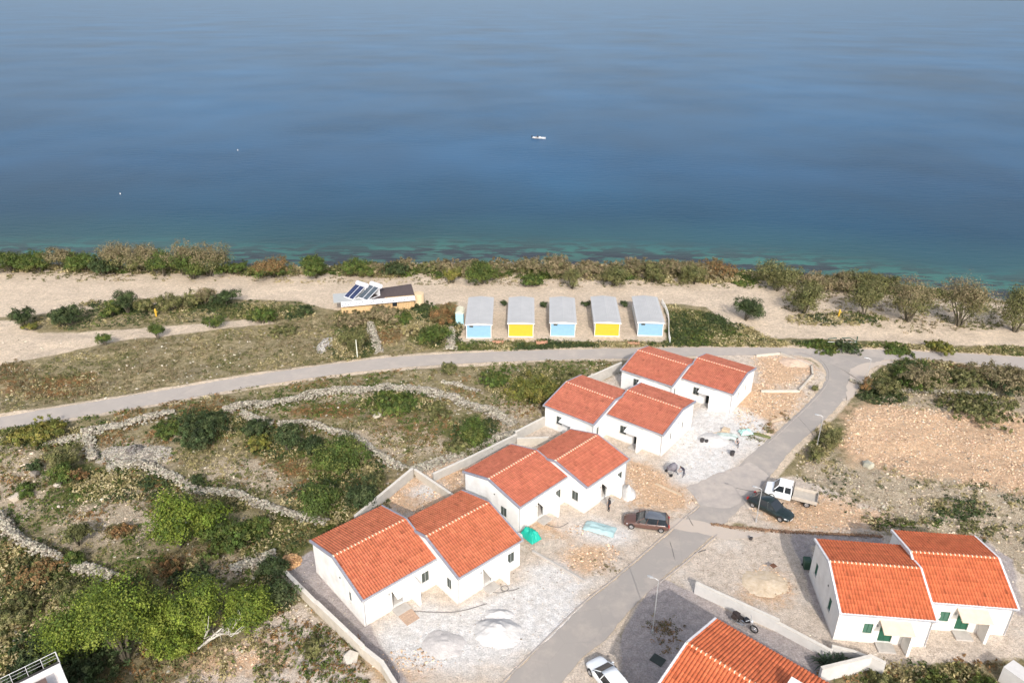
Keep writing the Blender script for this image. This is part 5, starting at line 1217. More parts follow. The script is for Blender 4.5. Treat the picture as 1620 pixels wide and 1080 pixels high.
for (px, py, lab) in [(247, 506, 'yellow post in the grass below the beach hedge'), (1326, 496, 'yellow post in the grass under the right-hand tree row')]:
    p = G(px, py); e = empty('hydrant_post', (p[0], p[1], hz(p[0], p[1]))); tag(e, lab, 'post', 'yellow posts by the beach')
    MB().tube([(0, 0, -.1), (0, 0, 1.2)], .16, 10).build('body', mat('yellow_paint', (.55, .34, .04), .6, .1), e); MB().tube([(0, 0, 1.2), (0, 0, 1.42)], .2, 10, r2=.1).build('cap', MATS['yellow_paint'], e)
    MB().tube([(-.05, 0, .9), (.35, 0, .9)], .07, 8).build('outlet', MATS['yellow_paint'], e)
# green bench-like frame by the road
p = G(1334, 540); e = empty('pipe_frame', p); tag(e, 'dark green pipe frame gate standing by the track above the junction', 'frame')
m_dg = mat('dark_green_paint', (.03, .07, .045), .6, .15)
b = MB(); b.tube([(-2.6, 0, 0), (-2.6, 0, 1.1), (-1.2, .2, 1.15)], .08, 6); b.build('left_frame', m_dg, e)
b = MB(); b.tube([(-.2, .5, 1.0), (1.0, .4, 1.1), (1.8, .1, .7), (2.2, 0, .1)], .08, 6); b.tube([(2.0, 0, 0), (2.0, 0, 1.5)], .08, 6); b.build('right_frame', m_dg, e)
b = MB(); b.tube([(-2.6, 0, .55), (2.0, 0, .5)], .04, 6); b.build('rail', m_galv, e)

# ---------------------------------------------------------------- vehicles
m_tyre = mat('tyre_rubber', (.02, .02, .02), .85, .1); m_rim = mat('alloy_rim', (.45, .45, .46), .35, .05, metal=.7)
m_hl = mat('headlight_glass', (.65, .66, .68), .15, .05, spec=.9); m_tl = mat('tail_light', (.35, .02, .015), .3, .1); m_trim = mat('black_trim', (.02, .02, .02), .6, .1); m_plate = mat('plate_white', (.7, .7, .7), .5, .05)
def wheel(e, x, y, r, w):
    b = MB(); n = 24; prof = [(r * .62, -w / 2), (r * .93, -w / 2), (r, -w * .32), (r, w * .32), (r * .93, w / 2), (r * .62, w / 2)]
    b.loft([[(math.cos(t) * a, d, math.sin(t) * a) for t in [2 * math.pi * k / n for k in range(n)]] for a, d in prof], caps=False)
    we = b.build('wheel', m_tyre, e, smooth=False); we.location = (x, y, r)
    b = MB(); sy = 1 if y > 0 else -1
    b.loft([[(math.cos(t) * a, d, math.sin(t) * a) for t in [2 * math.pi * k / n for k in range(n)]] for a, d in ((r * .62, sy * w * .2), (r * .62, sy * w * .44), (r * .56, sy * w * .44), (r * .5, sy * w * .28))], caps=True)
    for k in range(5):
        t = 2 * math.pi * k / 5; M = Matrix.Rotation(t, 4, 'Y'); b.box(-.035, .035, min(sy * w * .28, sy * w * .42), max(sy * w * .28, sy * w * .42), .04, r * .57, 0, M)
    b.build('rim', m_rim, we)
def ring(x, hw, zb, zt, cr=.12, n=3, flare=1.0):
    """car body cross-section at x"""
    pts = [(-hw * .90, zb), (-hw, zb + (zt - zb) * .25), (-hw, zb + (zt - zb) * .62), (-hw * .965, zt - cr * .6), (-hw * .86, zt - .01), (-hw * .45, zt + .018), (0, zt + .028)]
    pts = pts + [(-a, b) for a, b in pts[-2::-1]]
    return [(x, a, b) for a, b in pts]
def car(px, py, rz, kind, m, label, L=4.5, wd=1.78, H=1.45, roofm=None):
    p = G(px, py); e = empty('parked_car', (p[0], p[1], .035), rz); tag(e, label, 'car', 'vehicles parked by the lane')
    hw = wd / 2; h2 = L / 2; r = .33; zb = .22
    belt = H * .63
    if kind == 'estate': st = [(-h2, .80, .42, .74), (-h2 + .06, .92, .30, .92), (-h2 + .5, .98, zb, belt + .02), (-.6, 1, zb, belt), (.55, 1, zb, belt - .02), (1.0, .99, zb, belt - .06), (h2 - .5, .94, zb, belt - .16), (h2 - .12, .84, .28, belt - .28), (h2, .68, .36, belt - .42)]; gl = [(-h2 + .12, belt + .0, 0), (-h2 + .42, H - .02, 1), (-.3, H, 1), (.25, H - .05, 1), (1.1, belt - .05, 0)]
    else: st = [(-h2, .78, .42, .74), (-h2 + .08, .90, .30, belt - .04), (-h2 + .6, .98, zb, belt), (-.5, 1, zb, belt), (.45, 1, zb, belt - .02), (.95, .99, zb, belt - .08), (h2 - .5, .93, zb, belt - .18), (h2 - .12, .83, .28, belt - .3), (h2, .66, .36, belt - .44)]; gl = [(-h2 + .35, belt + .0, 0), (-h2 + .95, H - .03, 1), (-.3, H, 1), (.15, H - .04, 1), (1.0, belt - .07, 0)]
    b = MB(); b.loft([ring(x, hw * k, z0, z1) for x, k, z0, z1 in st]); body = b.build('body', m, e, smooth=True)
    # wheel arches
    for sy in (-1, 1):
        for x in (-h2 + .82, h2 - .85):
            b = MB(); n = 14
            b.loft([[(x + math.cos(t) * rr, sy * (hw + .004) - sy * dd, r + math.sin(t) * rr) for t in [math.pi * k / n for k in range(n + 1)]] for rr, dd in ((r * 1.16, 0), (r * 1.16, .25), (.02, .25), (.02, .0))], closed=False, caps=False); b.build('wheel_arch', m_trim, e)
            wheel(e, x, sy * (hw - .09), r, .2)
    # greenhouse: glass shell, roof skin, pillars
    gw = [hw * .88, hw * .72]
    def gr(x, z, k): w = gw[k]; return [(x, -w, z), (x, w, z)]
    A = [(gl[0][0], gl[0][1], hw * .84), (gl[1][0], gl[1][1], hw * .70), (gl[2][0], gl[2][1], hw * .72), (gl[3][0], gl[3][1], hw * .70), (gl[4][0], gl[4][1], hw * .84)]
    zt = belt - .12
    g = MB(); base = [(A[0][0] - .02, hw * .93), (A[1][0], hw * .945), (A[2][0], hw * .95), (A[3][0], hw * .95), (A[4][0] + .02, hw * .90)]
    for sy in (-1, 1):
        for i in range(4):
            g.face([(base[i][0], sy * base[i][1], zt), (base[i + 1][0], sy * base[i + 1][1], zt), (A[i + 1][0], sy * A[i + 1][2], A[i + 1][1]), (A[i][0], sy * A[i][2], A[i][1])])
    g.face([(A[0][0], -A[0][2], A[0][1]), (A[0][0], A[0][2], A[0][1]), (A[1][0], A[1][2], A[1][1]), (A[1][0], -A[1][2], A[1][1])])
    g.face([(A[3][0], -A[3][2], A[3][1]), (A[3][0], A[3][2], A[3][1]), (A[4][0], A[4][2], A[4][1]), (A[4][0], -A[4][2], A[4][1])])
    g.face([(A[0][0], -A[0][2], A[0][1]), (A[0][0], A[0][2], A[0][1]), (base[0][0], base[0][1], zt), (base[0][0], -base[0][1], zt)])
    g.build('glasshouse', GLASS, e)
    b = MB(); rm = []
    for i in (1, 2, 3):
        x, z, w = A[i]; dx = .04 if i == 1 else (-.04 if i == 3 else 0)
        rm.append([(x + dx, -w - .01, z - .03), (x + dx, -w * .92, z + .012), (x + dx, 0, z + .04), (x + dx, w * .92, z + .012), (x + dx, w + .01, z - .03), (x + dx, 0, z - .02)])
    b.loft(rm); b.build('roof', roofm or m, e, smooth=True)
    b = MB()
    for sy in (-1, 1):
        b.tube([(A[0][0], sy * A[0][2] * 1.01, A[0][1]), (A[1][0], sy * A[1][2] * 1.01, A[1][1])], .045, 5); b.tube([(A[4][0], sy * A[4][2] * 1.01, A[4][1]), (A[3][0], sy * A[3][2] * 1.01, A[3][1])], .04, 5)
        b.tube([(.1, sy * hw * .955, zt), (-.15, sy * hw * .735, H - .02)], .035, 5)
        b.tube([(-1.05, sy * hw * .955, zt), (-1.15, sy * hw * .73, H - .03)], .035, 5)
    b.build('pillar', m, e)
    for sy in (-1, 1):
        b = MB(); b.loft([[(.72, sy * hw * .95, belt), (.72, sy * (hw + .17), belt + .02), (.72, sy * (hw + .17), belt + .14), (.72, sy * hw * .95, belt + .1)], [(.84, sy * hw * .95, belt), (.84, sy * (hw + .12), belt + .02), (.84, sy * (hw + .12), belt + .12), (.84, sy * hw * .95, belt + .1)]]); b.build('mirror', m, e)
        b = MB(); b.loft([[(h2 - .42, sy * hw * .78, belt - .27), (h2 - .42, sy * hw * .93, belt - .26), (h2 - .42, sy * hw * .93, belt - .38), (h2 - .42, sy * hw * .8, belt - .4)], [(h2 - .03, sy * hw * .36, belt - .40), (h2 - .06, sy * hw * .70, belt - .38), (h2 - .03, sy * hw * .72, belt - .50), (h2 + .0, sy * hw * .36, belt - .50)]]); b.build('headlight', m_hl, e)
        b = MB(); b.box(-h2 - .01, -h2 + .16, min(sy * hw * .62, sy * hw * .90), max(sy * hw * .62, sy * hw * .90), belt - .30, belt - .02); b.build('tail_light', m_tl, e)
        b = MB(); b.box(-.2, -.05, sy * (hw - .005) - .012, sy * (hw - .005) + .012, belt - .16, belt - .13); b.box(-1.15, -1.0, sy * (hw - .005) - .012, sy * (hw - .005) + .012, belt - .14, belt - .11); b.build('handle', m_trim, e)
    b = MB(); b.box(h2 - .03, h2 + .015, -.5, .5, .38, .5); b.build('grille', m_trim, e)
    b = MB(); b.box(h2 - .02, h2 + .03, -.26, .26, .27, .37); b.build('number_plate', m_plate, e); b = MB(); b.box(-h2 - .02, -h2 + .03, -.26, .26, .50, .61); b.build('number_plate', m_plate, e)
    return e
def car_angle(a, b):   # heading from rear pixel to front pixel
    A, B = G(*a), G(*b); return math.atan2(B[1] - A[1], B[0] - A[0])
m_brown = mat('brown_paint', (.115, .062, .05), .25, .1, 1, spec=.6); m_gunroof = mat('grey_glass_roof', (.10, .11, .13), .15, .1, spec=.8)
car(1025, 829, car_angle((1060, 834), (992, 826)), 'estate', m_brown, 'metallic brown estate car with dark glass roof on the yard', L=4.7, wd=1.85, H=1.5, roofm=m_gunroof)
m_dgreen = mat('dark_green_black_paint', (.012, .022, .022), .2, .1, 1, spec=.6)
car(1221, 804, car_angle((1193, 783), (1250, 812)), 'saloon', m_dgreen, 'very dark green car parked beside the thin lamp post', L=4.9, wd=1.85, H=1.45)
m_wpaint = mat('white_paint', (.78, .80, .81), .25, .03, 1, spec=.5)
car(968, 1079, car_angle((984, 1098), (955, 1063)), 'estate', m_wpaint, 'white car cut off by the bottom edge beside the lane', L=4.4, wd=1.8, H=1.5)

# double-cab dropside truck
p0 = G(1208, 773); p1 = G(1298, 795); a = math.atan2(p0[1] - p1[1], p0[0] - p1[0]); Lt = math.hypot(p0[0] - p1[0], p0[1] - p1[1]); 
e = empty('pickup_truck', ((p0[0] + p1[0]) / 2, (p0[1] + p1[1]) / 2 , 0), a); tag(e, 'white double-cab truck with empty beige flatbed', 'truck', 'vehicles parked by the lane')
Lt = 5.4; h2 = Lt / 2; hw = .92
def cabring(x, w, z0, z1): return [(x, -w, z0), (x, -w, z1 - .08), (x, -w * .93, z1), (x, 0, z1 + .03), (x, w * .93, z1), (x, w, z1 - .08), (x, w, z0)]
b = MB(); b.loft([cabring(h2, hw * .86, .42, .82), cabring(h2 - .08, hw * .95, .36, .98), cabring(h2 - .75, hw, .36, 1.12), cabring(h2 - .85, hw, .36, 1.16), cabring(h2 - 2.7, hw, .36, 1.18), cabring(h2 - 2.75, hw * .98, .4, 1.16)]); b.build('body', m_wpaint, e)
b = MB(); cw = [(h2 - .80, hw * .94, 1.17), (h2 - 1.35, hw * .80, 1.88), (h2 - 2.65, hw * .82, 1.90), (h2 - 2.74, hw * .93, 1.17)]
b.loft([[(x, -w, 1.13 if i in (0, 3) else z), (x, w, 1.13 if i in (0, 3) else z)] for i, (x, w, z) in enumerate(cw)], closed=False, caps=False)
for sy in (-1, 1): b.face([(cw[0][0], sy * hw * .96, 1.13), (cw[1][0], sy * cw[1][1], cw[1][2]), (cw[2][0], sy * cw[2][1], cw[2][2]), (cw[3][0], sy * hw * .96, 1.13)])
b.build('glasshouse', GLASS, e)
b = MB(); b.loft([cabring(cw[1][0] + .02, .76, 1.86, 1.93), cabring(cw[2][0] - .02, .78, 1.88, 1.95)]); b.build('roof', m_wpaint, e)
b = MB()
for sy in (-1, 1):
    b.tube([(cw[0][0], sy * hw * .96, 1.13), (cw[1][0], sy * cw[1][1] * 1.01, 1.88)], .05, 5); b.tube([(cw[3][0] + .03, sy * hw * .96, 1.13), (cw[2][0], sy * cw[2][1] * 1.01, 1.9)], .07, 5); b.tube([(h2 - 1.95, sy * hw * .965, 1.13), (h2 - 1.95, sy * hw * .825, 1.9)], .07, 5)
b.build('pillar', m_wpaint, e)
for sy in (-1, 1):
    b = MB(); b.box(h2 - 1.05, h2 - .92, min(sy * .95, sy * 1.18), max(sy * .95, sy * 1.18), 1.15, 1.4); b.build('mirror', m_trim, e)
    b = MB(); b.box(h2 - .1, h2 + .01, min(sy * .5, sy * .78), max(sy * .5, sy * .78), .62, .8); b.build('headlight', m_hl, e)
    for x in (h2 - .8, -h2 + .95): wheel(e, x, sy * .80, .36, .24)
m_bed = mat('dusty_flatbed', (.45, .40, .34), .8, .15, 2, .2)
b = MB(); b.box(-h2, h2 - 2.85, -.98, .98, .72, .80); b.build('flatbed', m_bed, e)
b = MB(); b.box(-h2, h2 - 2.85, .98, 1.02, .70, 1.12); b.build('side_board', m_bed, e); b = MB(); b.box(-h2, h2 - 2.85, -1.02, -.98, .70, 1.12); b.build('side_board', m_bed, e)
b = MB(); b.box(-h2 - .04, -h2 - .003, -1.0, 1.0, .70, 1.12); b.build('tail_board', m_bed, e)
b = MB(); b.tube([(h2 - 2.88, -.9, .8), (h2 - 2.88, -.9, 1.75), (h2 - 2.88, .9, 1.75), (h2 - 2.88, .9, .8)], .035, 6); b.tube([(h2 - 2.88, -.9, 1.35), (h2 - 2.88, .9, 1.35)], .025, 6); b.build('headboard_rack', m_trim, e)
b = MB(); b.box(-h2 + .1, h2 - .3, -.4, .4, .42, .60); b.box(-h2 + .02, -h2 + .2, -.9, .9, .45, .6); b.build('chassis', m_trim, e)

# motorcycle
pm = G(1181, 987); e = empty('motorcycle', pm, car_angle((1168, 977), (1197, 993))); tag(e, 'black motorcycle with chrome parts standing by the white wall', 'motorcycle'); e.scale = (1.18, 1.18, 1.18)
m_chr = mat('chrome', (.65, .65, .66), .15, .05, metal=.9); m_blk = mat('black_gloss', (.012, .012, .014), .2, .1, spec=.7)
for x in (.78, -.72):
    b = MB(); n = 24; prof = [(.26, -.05), (.31, -.06), (.34, 0), (.31, .06), (.26, .05)]
    b.loft([[(math.cos(t) * a_, d_, math.sin(t) * a_) for t in [2 * math.pi * k / n for k in range(n)]] for a_, d_ in prof + [prof[0]]], caps=False); w_ = b.build('wheel', m_tyre, e); w_.location = (x, 0, .34)
    b = MB()
    for k in range(7): t = 2 * math.pi * k / 7; b.tube([(0, 0, 0), (math.cos(t) * .26, 0, math.sin(t) * .26)], .018, 5)
    b.tube([(0, -.07, 0), (0, .07, 0)], .06, 10); b.build('rim', m_chr, w_)
b = MB(); b.loft([[(x, -w, z0), (x, -w * 1.1, (z0 + z1) / 2), (x, -w * .6, z1), (x, w * .6, z1), (x, w * 1.1, (z0 + z1) / 2), (x, w, z0)] for x, w, z0, z1 in ((.42, .06, .72, .84), (.3, .14, .68, .98), (.05, .17, .66, 1.0), (-.12, .10, .66, .86))]); b.build('tank', m_blk, e, smooth=True)
b = MB(); b.loft([[(x, -w, z0), (x, -w, z1), (x, w, z1), (x, w, z0)] for x, w, z0, z1 in ((-.1, .11, .68, .80), (-.45, .17, .66, .76), (-.62, .14, .72, .86), (-.95, .11, .78, .92))]); b.build('seat', mat('seat_leather', (.03, .022, .02), .7, .1), e)
b = MB(); b.tube([(.15, 0, .35), (.15, 0, .62)], .17, 10); b.box(-.25, .3, -.14, .14, .28, .5); b.tube([(.05, 0, .45), (.22, 0, .66)], .09, 8); b.build('engine', m_chr, e)
b = MB(); b.tube([(.15, -.17, .4), (.0, -.2, .26), (-.95, -.22, .3)], .05, 8); b.build('exhaust', m_chr, e)
b = MB(); b.tube([(.78, -.09, .34), (.42, -.09, .98)], .03, 6); b.tube([(.78, .09, .34), (.42, .09, .98)], .03, 6); b.build('fork', m_chr, e)
b = MB(); b.tube([(.22, -.42, 1.05), (.36, -.22, 1.08), (.42, 0, 1.0), (.36, .22, 1.08), (.22, .42, 1.05)], .02, 6); b.build('handlebar', m_chr, e)
MB().tube([(.50, 0, .92), (.62, 0, .92)], .10, 12).build('headlight', m_hl, e)
b = MB(); b.loft([[(-.72 + math.cos(t) * rr, w, .34 + math.sin(t) * rr) for w in (-.08, .08)] for rr, t in [(.40, math.pi * k / 10) for k in range(1, 9)]], closed=False, caps=False); b.build('mudguard', m_blk, e)
b = MB(); b.box(-.9, -.5, .12, .34, .5, .78); b.box(-.9, -.5, -.34, -.12, .5, .78); b.build('pannier', mat('pannier_leather', (.05, .035, .03), .7, .2), e)
MB().tube([(0, .1, .3), (.05, .35, 0)], .015, 5).build('stand', m_chr, e)

# boat with fisherman
pbt = G(849, 219, -1.2); e = empty('fishing_boat', (pbt[0], pbt[1], -1.2), R(-14)); tag(e, 'small white fishing boat out on the water', 'boat')
b = MB(); rg = []; ri = []
for x, w, k in ((-2.6, .80, .46), (-1.6, 1.0, .44), (0, 1.05, .45), (1.3, .85, .52), (2.3, .38, .62), (2.75, .05, .70)):
    rg.append([(x, -w, k), (x, -w * .92, .15), (x, -w * .3, -.22), (x, w * .3, -.22), (x, w * .92, .15), (x, w, k)]); ri.append([(x * .97, -w * .9, k - .01), (x * .97, -w * .75, .1), (x * .97, w * .75, .1), (x * .97, w * .9, k - .01)])
b.loft(rg, closed=False, caps=False); b.face(rg[0]); b.loft(ri, closed=False, caps=False)
for s in (0, -1):
    for A_, B_, C_, D_ in zip(rg[:-1], rg[1:], ri[:-1], ri[1:]): b.face([A_[s], B_[s], D_[s], C_[s]])
b.face(ri[0]); b.build('hull', mat('boat_white', (.45, .46, .48), .4, .04), e)
b = MB(); b.box(-.6, -.25, -.85, .85, .30, .36); b.box(-1.8, -1.45, -.8, .8, .30, .36); b.build('bench', m_wood, e)
b = MB(); b.box(1.2, 2.1, -.4, .4, .50, .62); b.build('foredeck', m_hwhite, e)
b = MB(); b.box(.3, .7, -.28, .28, .15, .85); b.build('console', m_hwhite, e); b = MB(); b.box(.55, .6, -.25, .25, .852, 1.05); b.build('windscreen', GLASS, e)
b = MB(); b.box(-3.0, -2.66, -.17, .17, .55, 1.05); b.tube([(-2.85, 0, .55), (-2.85, 0, -.3)], .07, 6); b.build('outboard', m_blk, e)
for (px, py, lab) in [(373, 243, 'tiny white buoy on the left part of the water'), (1439, 112, 'tiny white buoy far out at the right'), (188, 314, 'tiny white buoy near the left shore water')]:
    p = G(px, py, -1.2); o = MB().tube([(0, 0, -.2), (0, 0, .15), (0, 0, .3), (0, 0, .4)], .17, 10, r2=.08).build('buoy', m_vergew); o.location = (p[0], p[1], -1.2); tag(o, lab, 'buoy', 'buoys on the water')

# ---------------------------------------------------------------- people
def person(loc, rz, pose, shirt, trousers, label, hair=(.05, .035, .025)):
    """continuous skinned body; pose: dict of joints overrides (x forward, y left, z up)"""
    J = dict(pel=(0, 0, .95), spi=(0, 0, 1.15), che=(0, 0, 1.36), nek=(0, 0, 1.50), hed=(.02, 0, 1.60), top=(.02, 0, 1.72))
    for s, k in ((1, 'l'), (-1, 'r')):
        J.update({'hip' + k: (0, s * .10, .90), 'kne' + k: (.03, s * .11, .50), 'ank' + k: (0, s * .11, .09), 'toe' + k: (.17, s * .12, .04), 'sho' + k: (0, s * .19, 1.43), 'elb' + k: (-.02, s * .25, 1.14), 'wri' + k: (.08, s * .26, .90), 'pal' + k: (.11, s * .26, .82)})
    J.update(pose)
    Rr = dict(pel=.15, spi=.135, che=.16, nek=.058, hed=.088, top=.075)
    for k in 'lr': Rr.update({'hip' + k: .10, 'kne' + k: .065, 'ank' + k: .045, 'toe' + k: .038, 'sho' + k: .07, 'elb' + k: .048, 'wri' + k: .032, 'pal' + k: .034})
    E = [('pel', 'spi'), ('spi', 'che'), ('che', 'nek'), ('nek', 'hed'), ('hed', 'top')]
    for k in 'lr': E += [('pel', 'hip' + k), ('hip' + k, 'kne' + k), ('kne' + k, 'ank' + k), ('ank' + k, 'toe' + k), ('che', 'sho' + k), ('sho' + k, 'elb' + k), ('elb' + k, 'wri' + k), ('wri' + k, 'pal' + k)]
    names = list(J); P = [Vector(J[n]) for n in names]; RR = [Rr[n] for n in names]; ed = [(names.index(a), names.index(b)) for a, b in E]
    for k, s in (('l', 1), ('r', -1)):     # fingers and thumb
        w, q = Vector(J['wri' + k]), Vector(J['pal' + k]); d = (q - w).normalized(); sd = d.cross(Vector((0, 0, 1))); sd = sd.normalized() if sd.length > .1 else Vector((1, 0, 0))
        for i, (o_, ln) in enumerate(((-.030, .062), (-.011, .075), (.011, .070), (.030, .055))):
            b0 = len(P); P.append(q + sd * o_ + d * .035); RR.append(.010); P.append(q + sd * o_ * 1.1 + d * (.035 + ln) + Vector((0, 0, -.015))); RR.append(.008)
            ed += [(names.index('pal' + k), b0), (b0, b0 + 1)]
        b0 = len(P); P.append(q + sd * .052 - d * .005); RR.append(.011); P.append(q + sd * .072 + d * .035); RR.append(.009); ed += [(names.index('pal' + k), b0), (b0, b0 + 1)]
    # nose
    hd = Vector(J['hed']); b0 = len(P); P.append(hd + Vector((.088, 0, .01))); RR.append(.015); ed.append((names.index('hed'), b0))
    me = bpy.data.meshes.new('tmp'); me.from_pydata([tuple(p) for p in P], ed, []); o = bpy.data.objects.new('tmp', me); COL.objects.link(o)
    md = o.modifiers.new('s', 'SKIN'); md.use_smooth_shade = True
    for i, v in enumerate(me.skin_vertices[0].data): v.radius = (RR[i], RR[i]); v.use_root = (i == 0)
    o.modifiers.new('u', 'SUBSURF').levels = 2
    dg = bpy.context.evaluated_depsgraph_get(); m2 = bpy.data.meshes.new_from_object(o.evaluated_get(dg)); bpy.data.objects.remove(o)
    m_skin = mat('skin', (.48, .29, .20), .6, .08); m_shoe = mat('work_shoes', (.04, .03, .025), .8, .1)
    m_sh = mat('shirt_%d_%d' % (int(shirt[0] * 999), int(shirt[2] * 999)), shirt, .9, .12, 6); m_tr = mat('trousers_%d_%d' % (int(trousers[0] * 999), int(trousers[2] * 999)), trousers, .9, .12, 6)
    m2.materials.clear()
    for m in (m_sh, m_tr, m_skin, m_shoe): m2.materials.append(m)
    def seg(p, a, b):
        a, b = Vector(J[a]), Vector(J[b]); t = max(0, min(1, (p - a).dot(b - a) / (b - a).length_squared)); return (p - a - (b - a) * t).length, t
    for f in m2.polygons:
        c = f.center; best = min(((seg(c, a, b)[0] / max(Rr[a], .05), a, b) for a, b in E), key=lambda q: q[0]); a, b = best[1], best[2]; mi = 0
        if a[:3] in ('hip', 'kne') or b[:3] in ('hip',): mi = 1
        if (a, b) == ('pel', 'spi') and seg(c, a, b)[1] < .35: mi = 1
        if a[:3] == 'ank': mi = 3
        if a in ('nek', 'hed') or a[:3] == 'wri': mi = 2
        if a[:3] == 'elb' and seg(c, a, b)[1] > .2: mi = 2
        f.material_index = mi; f.use_smooth = True
    ob = bpy.data.objects.new('person', m2); COL.objects.link(ob); ob.location = loc; ob.rotation_euler = (0, 0, rz); tag(ob, label, 'person')
    hv = Vector(J['hed']) + Vector((0, 0, .06)); b = MB(); n = 10
    b.loft([[(hv.x - .02 + math.cos(t) * r_, hv.y + math.sin(t) * r_ * .92, hv.z + z_) for t in [2 * math.pi * k / n for k in range(n)]] for z_, r_ in ((-.01, .100), (.05, .102), (.10, .08), (.125, .035))]); b.build('hair', mat('hair', hair, .9, .1), ob, smooth=True)
    return ob
person(G(966, 806), R(200), {}, (.03, .03, .035), (.02, .02, .025), 'person in dark clothes standing by the second house corner')
bend = dict(spi=(.12, 0, 1.10), che=(.32, 0, 1.22), nek=(.43, 0, 1.30), hed=(.52, 0, 1.36), top=(.58, 0, 1.46), shol=(.30, .19, 1.28), shor=(.30, -.19, 1.28), elbl=(.42, .22, 1.02), elbr=(.45, -.2, 1.03), wril=(.62, .16, .92), wrir=(.62, -.12, .93), pall=(.70, .14, .90), palr=(.70, -.10, .91), knel=(.12, .13, .50), kner=(-.12, -.12, .52), ankl=(.10, .14, .09), ankr=(-.34, -.12, .12), toel=(.27, .15, .04), toer=(-.19, -.12, .05))
person(G(1083, 750), R(200), bend, (.035, .03, .05), (.04, .04, .06), 'worker in dark clothes bending toward the concrete mixer')
person(G(1168, 703), R(230), {k: (v[0] * .8, v[1], v[2]) for k, v in bend.items()}, (.45, .40, .40), (.05, .055, .07), 'worker in a pale shirt bending among the tarps on the site')
sitp = dict(pel=(0, 0, .48), spi=(0, 0, .68), che=(.03, 0, .9), nek=(.05, 0, 1.04), hed=(.07, 0, 1.14), top=(.07, 0, 1.26), hipl=(.02, .1, .46), hipr=(.02, -.1, .46), knel=(.44, .14, .50), kner=(.44, -.14, .50), ankl=(.46, .14, .12), ankr=(.46, -.14, .12), toel=(.62, .15, .07), toer=(.62, -.15, .07), shol=(.03, .19, .97), shor=(.03, -.19, .97), elbl=(.08, .25, .70), elbr=(.08, -.25, .70), wril=(.30, .16, .68), wrir=(.30, -.16, .68), pall=(.38, .14, .68), palr=(.38, -.14, .68))
bo = e
person((pbt[0] - .45 * math.cos(R(14)), pbt[1] + .45 * math.sin(R(14)), -1.2 + .0), R(166), {k: (v[0], v[1], v[2] + .02 + .04) for k, v in sitp.items()}, (.02, .03, .04), (.02, .025, .03), 'person in dark clothes sitting in the white fishing boat')

# ---------------------------------------------------------------- site equipment and small things
p = G(1066, 746); e = empty('concrete_mixer', p, R(20)); tag(e, 'grey concrete mixer with dark drum mouth on the building site', 'mixer')
m_mix = mat('mixer_grey', (.16, .15, .17), .6, .2, 4)
M_ = Matrix.Translation((0, 0, .95)) @ Matrix.Rotation(R(50), 4, 'Y'); b = MB(); n = 16
b.loft([[tuple(M_ @ Vector((math.cos(t) * r_, math.sin(t) * r_, z_))) for t in [2 * math.pi * k / n for k in range(n)]] for z_, r_ in ((-.45, .2), (-.38, .42), (0, .5), (.35, .34), (.5, .24))]); b.build('drum', m_mix, e, smooth=True)
b = MB(); b.tube([(-.5, -.45, 0), (0, -.55, .95), (.5, -.45, 0)], .035, 6); b.tube([(-.5, .45, 0), (0, .55, .95), (.5, .45, 0)], .035, 6); b.tube([(-.5, -.45, .1), (-.5, .45, .1)], .03, 6); b.tube([(.5, -.45, .1), (.5, .45, .1)], .03, 6); b.build('frame', mat('mixer_frame', (.07, .07, .09), .6, .1), e)
for sy in (-.52, .52): MB().tube([(-.5, sy - .04, .2), (-.5, sy + .04, .2)], .2, 14).build('wheel', m_tyre, e)
b = MB(); b.box(-.75, -.35, -.2, .2, .7, 1.1); b.build('motor_box', m_mix, e)
def cloth(px, py, lx, ly, h, rz, m, name, label, cat, seed=0, group=None):
    p = G(px, py); n = 28; u = np.linspace(-1, 1, n); U, Vv = np.meshgrid(u, u)
    edge = np.clip(1.05 - np.maximum(np.abs(U), np.abs(Vv)), 0, 1)
    X = U * lx / 2 * (1 + .15 * (fbm(U + seed, Vv, .8, 1) - .5)); Y = Vv * ly / 2 * (1 + .2 * (fbm(U, Vv + seed, .8, 2) - .5))
    H = np.clip(edge * 2.4, 0, 1) ** .6 * h * (.55 + .9 * fbm(U * 2 + seed, Vv * 2, .9, 3)) + .05 * fbm(U * 6, Vv * 6 + seed, .8, 4) + .02
    ii = (np.arange(n - 1)[:, None] * n + np.arange(n - 1)[None]).ravel()
    o = npobj(name, np.stack([X, Y, H], -1).reshape(-1, 3), np.stack([ii, ii + 1, ii + 1 + n, ii + n], 1), m, smooth=True); o.location = p; o.rotation_euler = (0, 0, rz); tag(o, label, cat, group); return o
m_gt = mat('green_tarp', (.01, .36, .27), .5, .12, 3); m_bt = mat('pale_blue_plastic', (.33, .46, .47), .4, .12, 3); m_wt = mat('pale_green_sheet', (.40, .46, .43), .6, .1, 3)
cloth(843, 853, 1.3, 1.9, 1.1, R(42), m_gt, 'tarpaulin', 'bright green tarpaulin over a pile between the first two houses', 'tarpaulin', 3)
cloth(952, 836, 3.2, 1.6, .35, R(-22), m_bt, 'plastic_sheet', 'pale blue plastic sheet on the yard left of the brown car', 'plastic sheet', 7)
cloth(1181, 682, 1.6, 1.1, .5, R(10), mat('mint_sheet', (.38, .60, .55), .5, .12, 3), 'plastic_sheet', 'mint green plastic sheet among the site debris', 'plastic sheet', 9)
cloth(1152, 688, 2.6, 1.2, .35, R(-15), m_wt, 'plastic_sheet', 'whitish sheet over sacks left of the mint green one', 'plastic sheet', 11)
cloth(1207, 686, .25 + 1.9, .5, .25, R(-28), mat('olive_canvas', (.12, .13, .05), .9, .2, 3), 'canvas_roll', 'dark olive canvas roll beside the lane', 'canvas', 13)
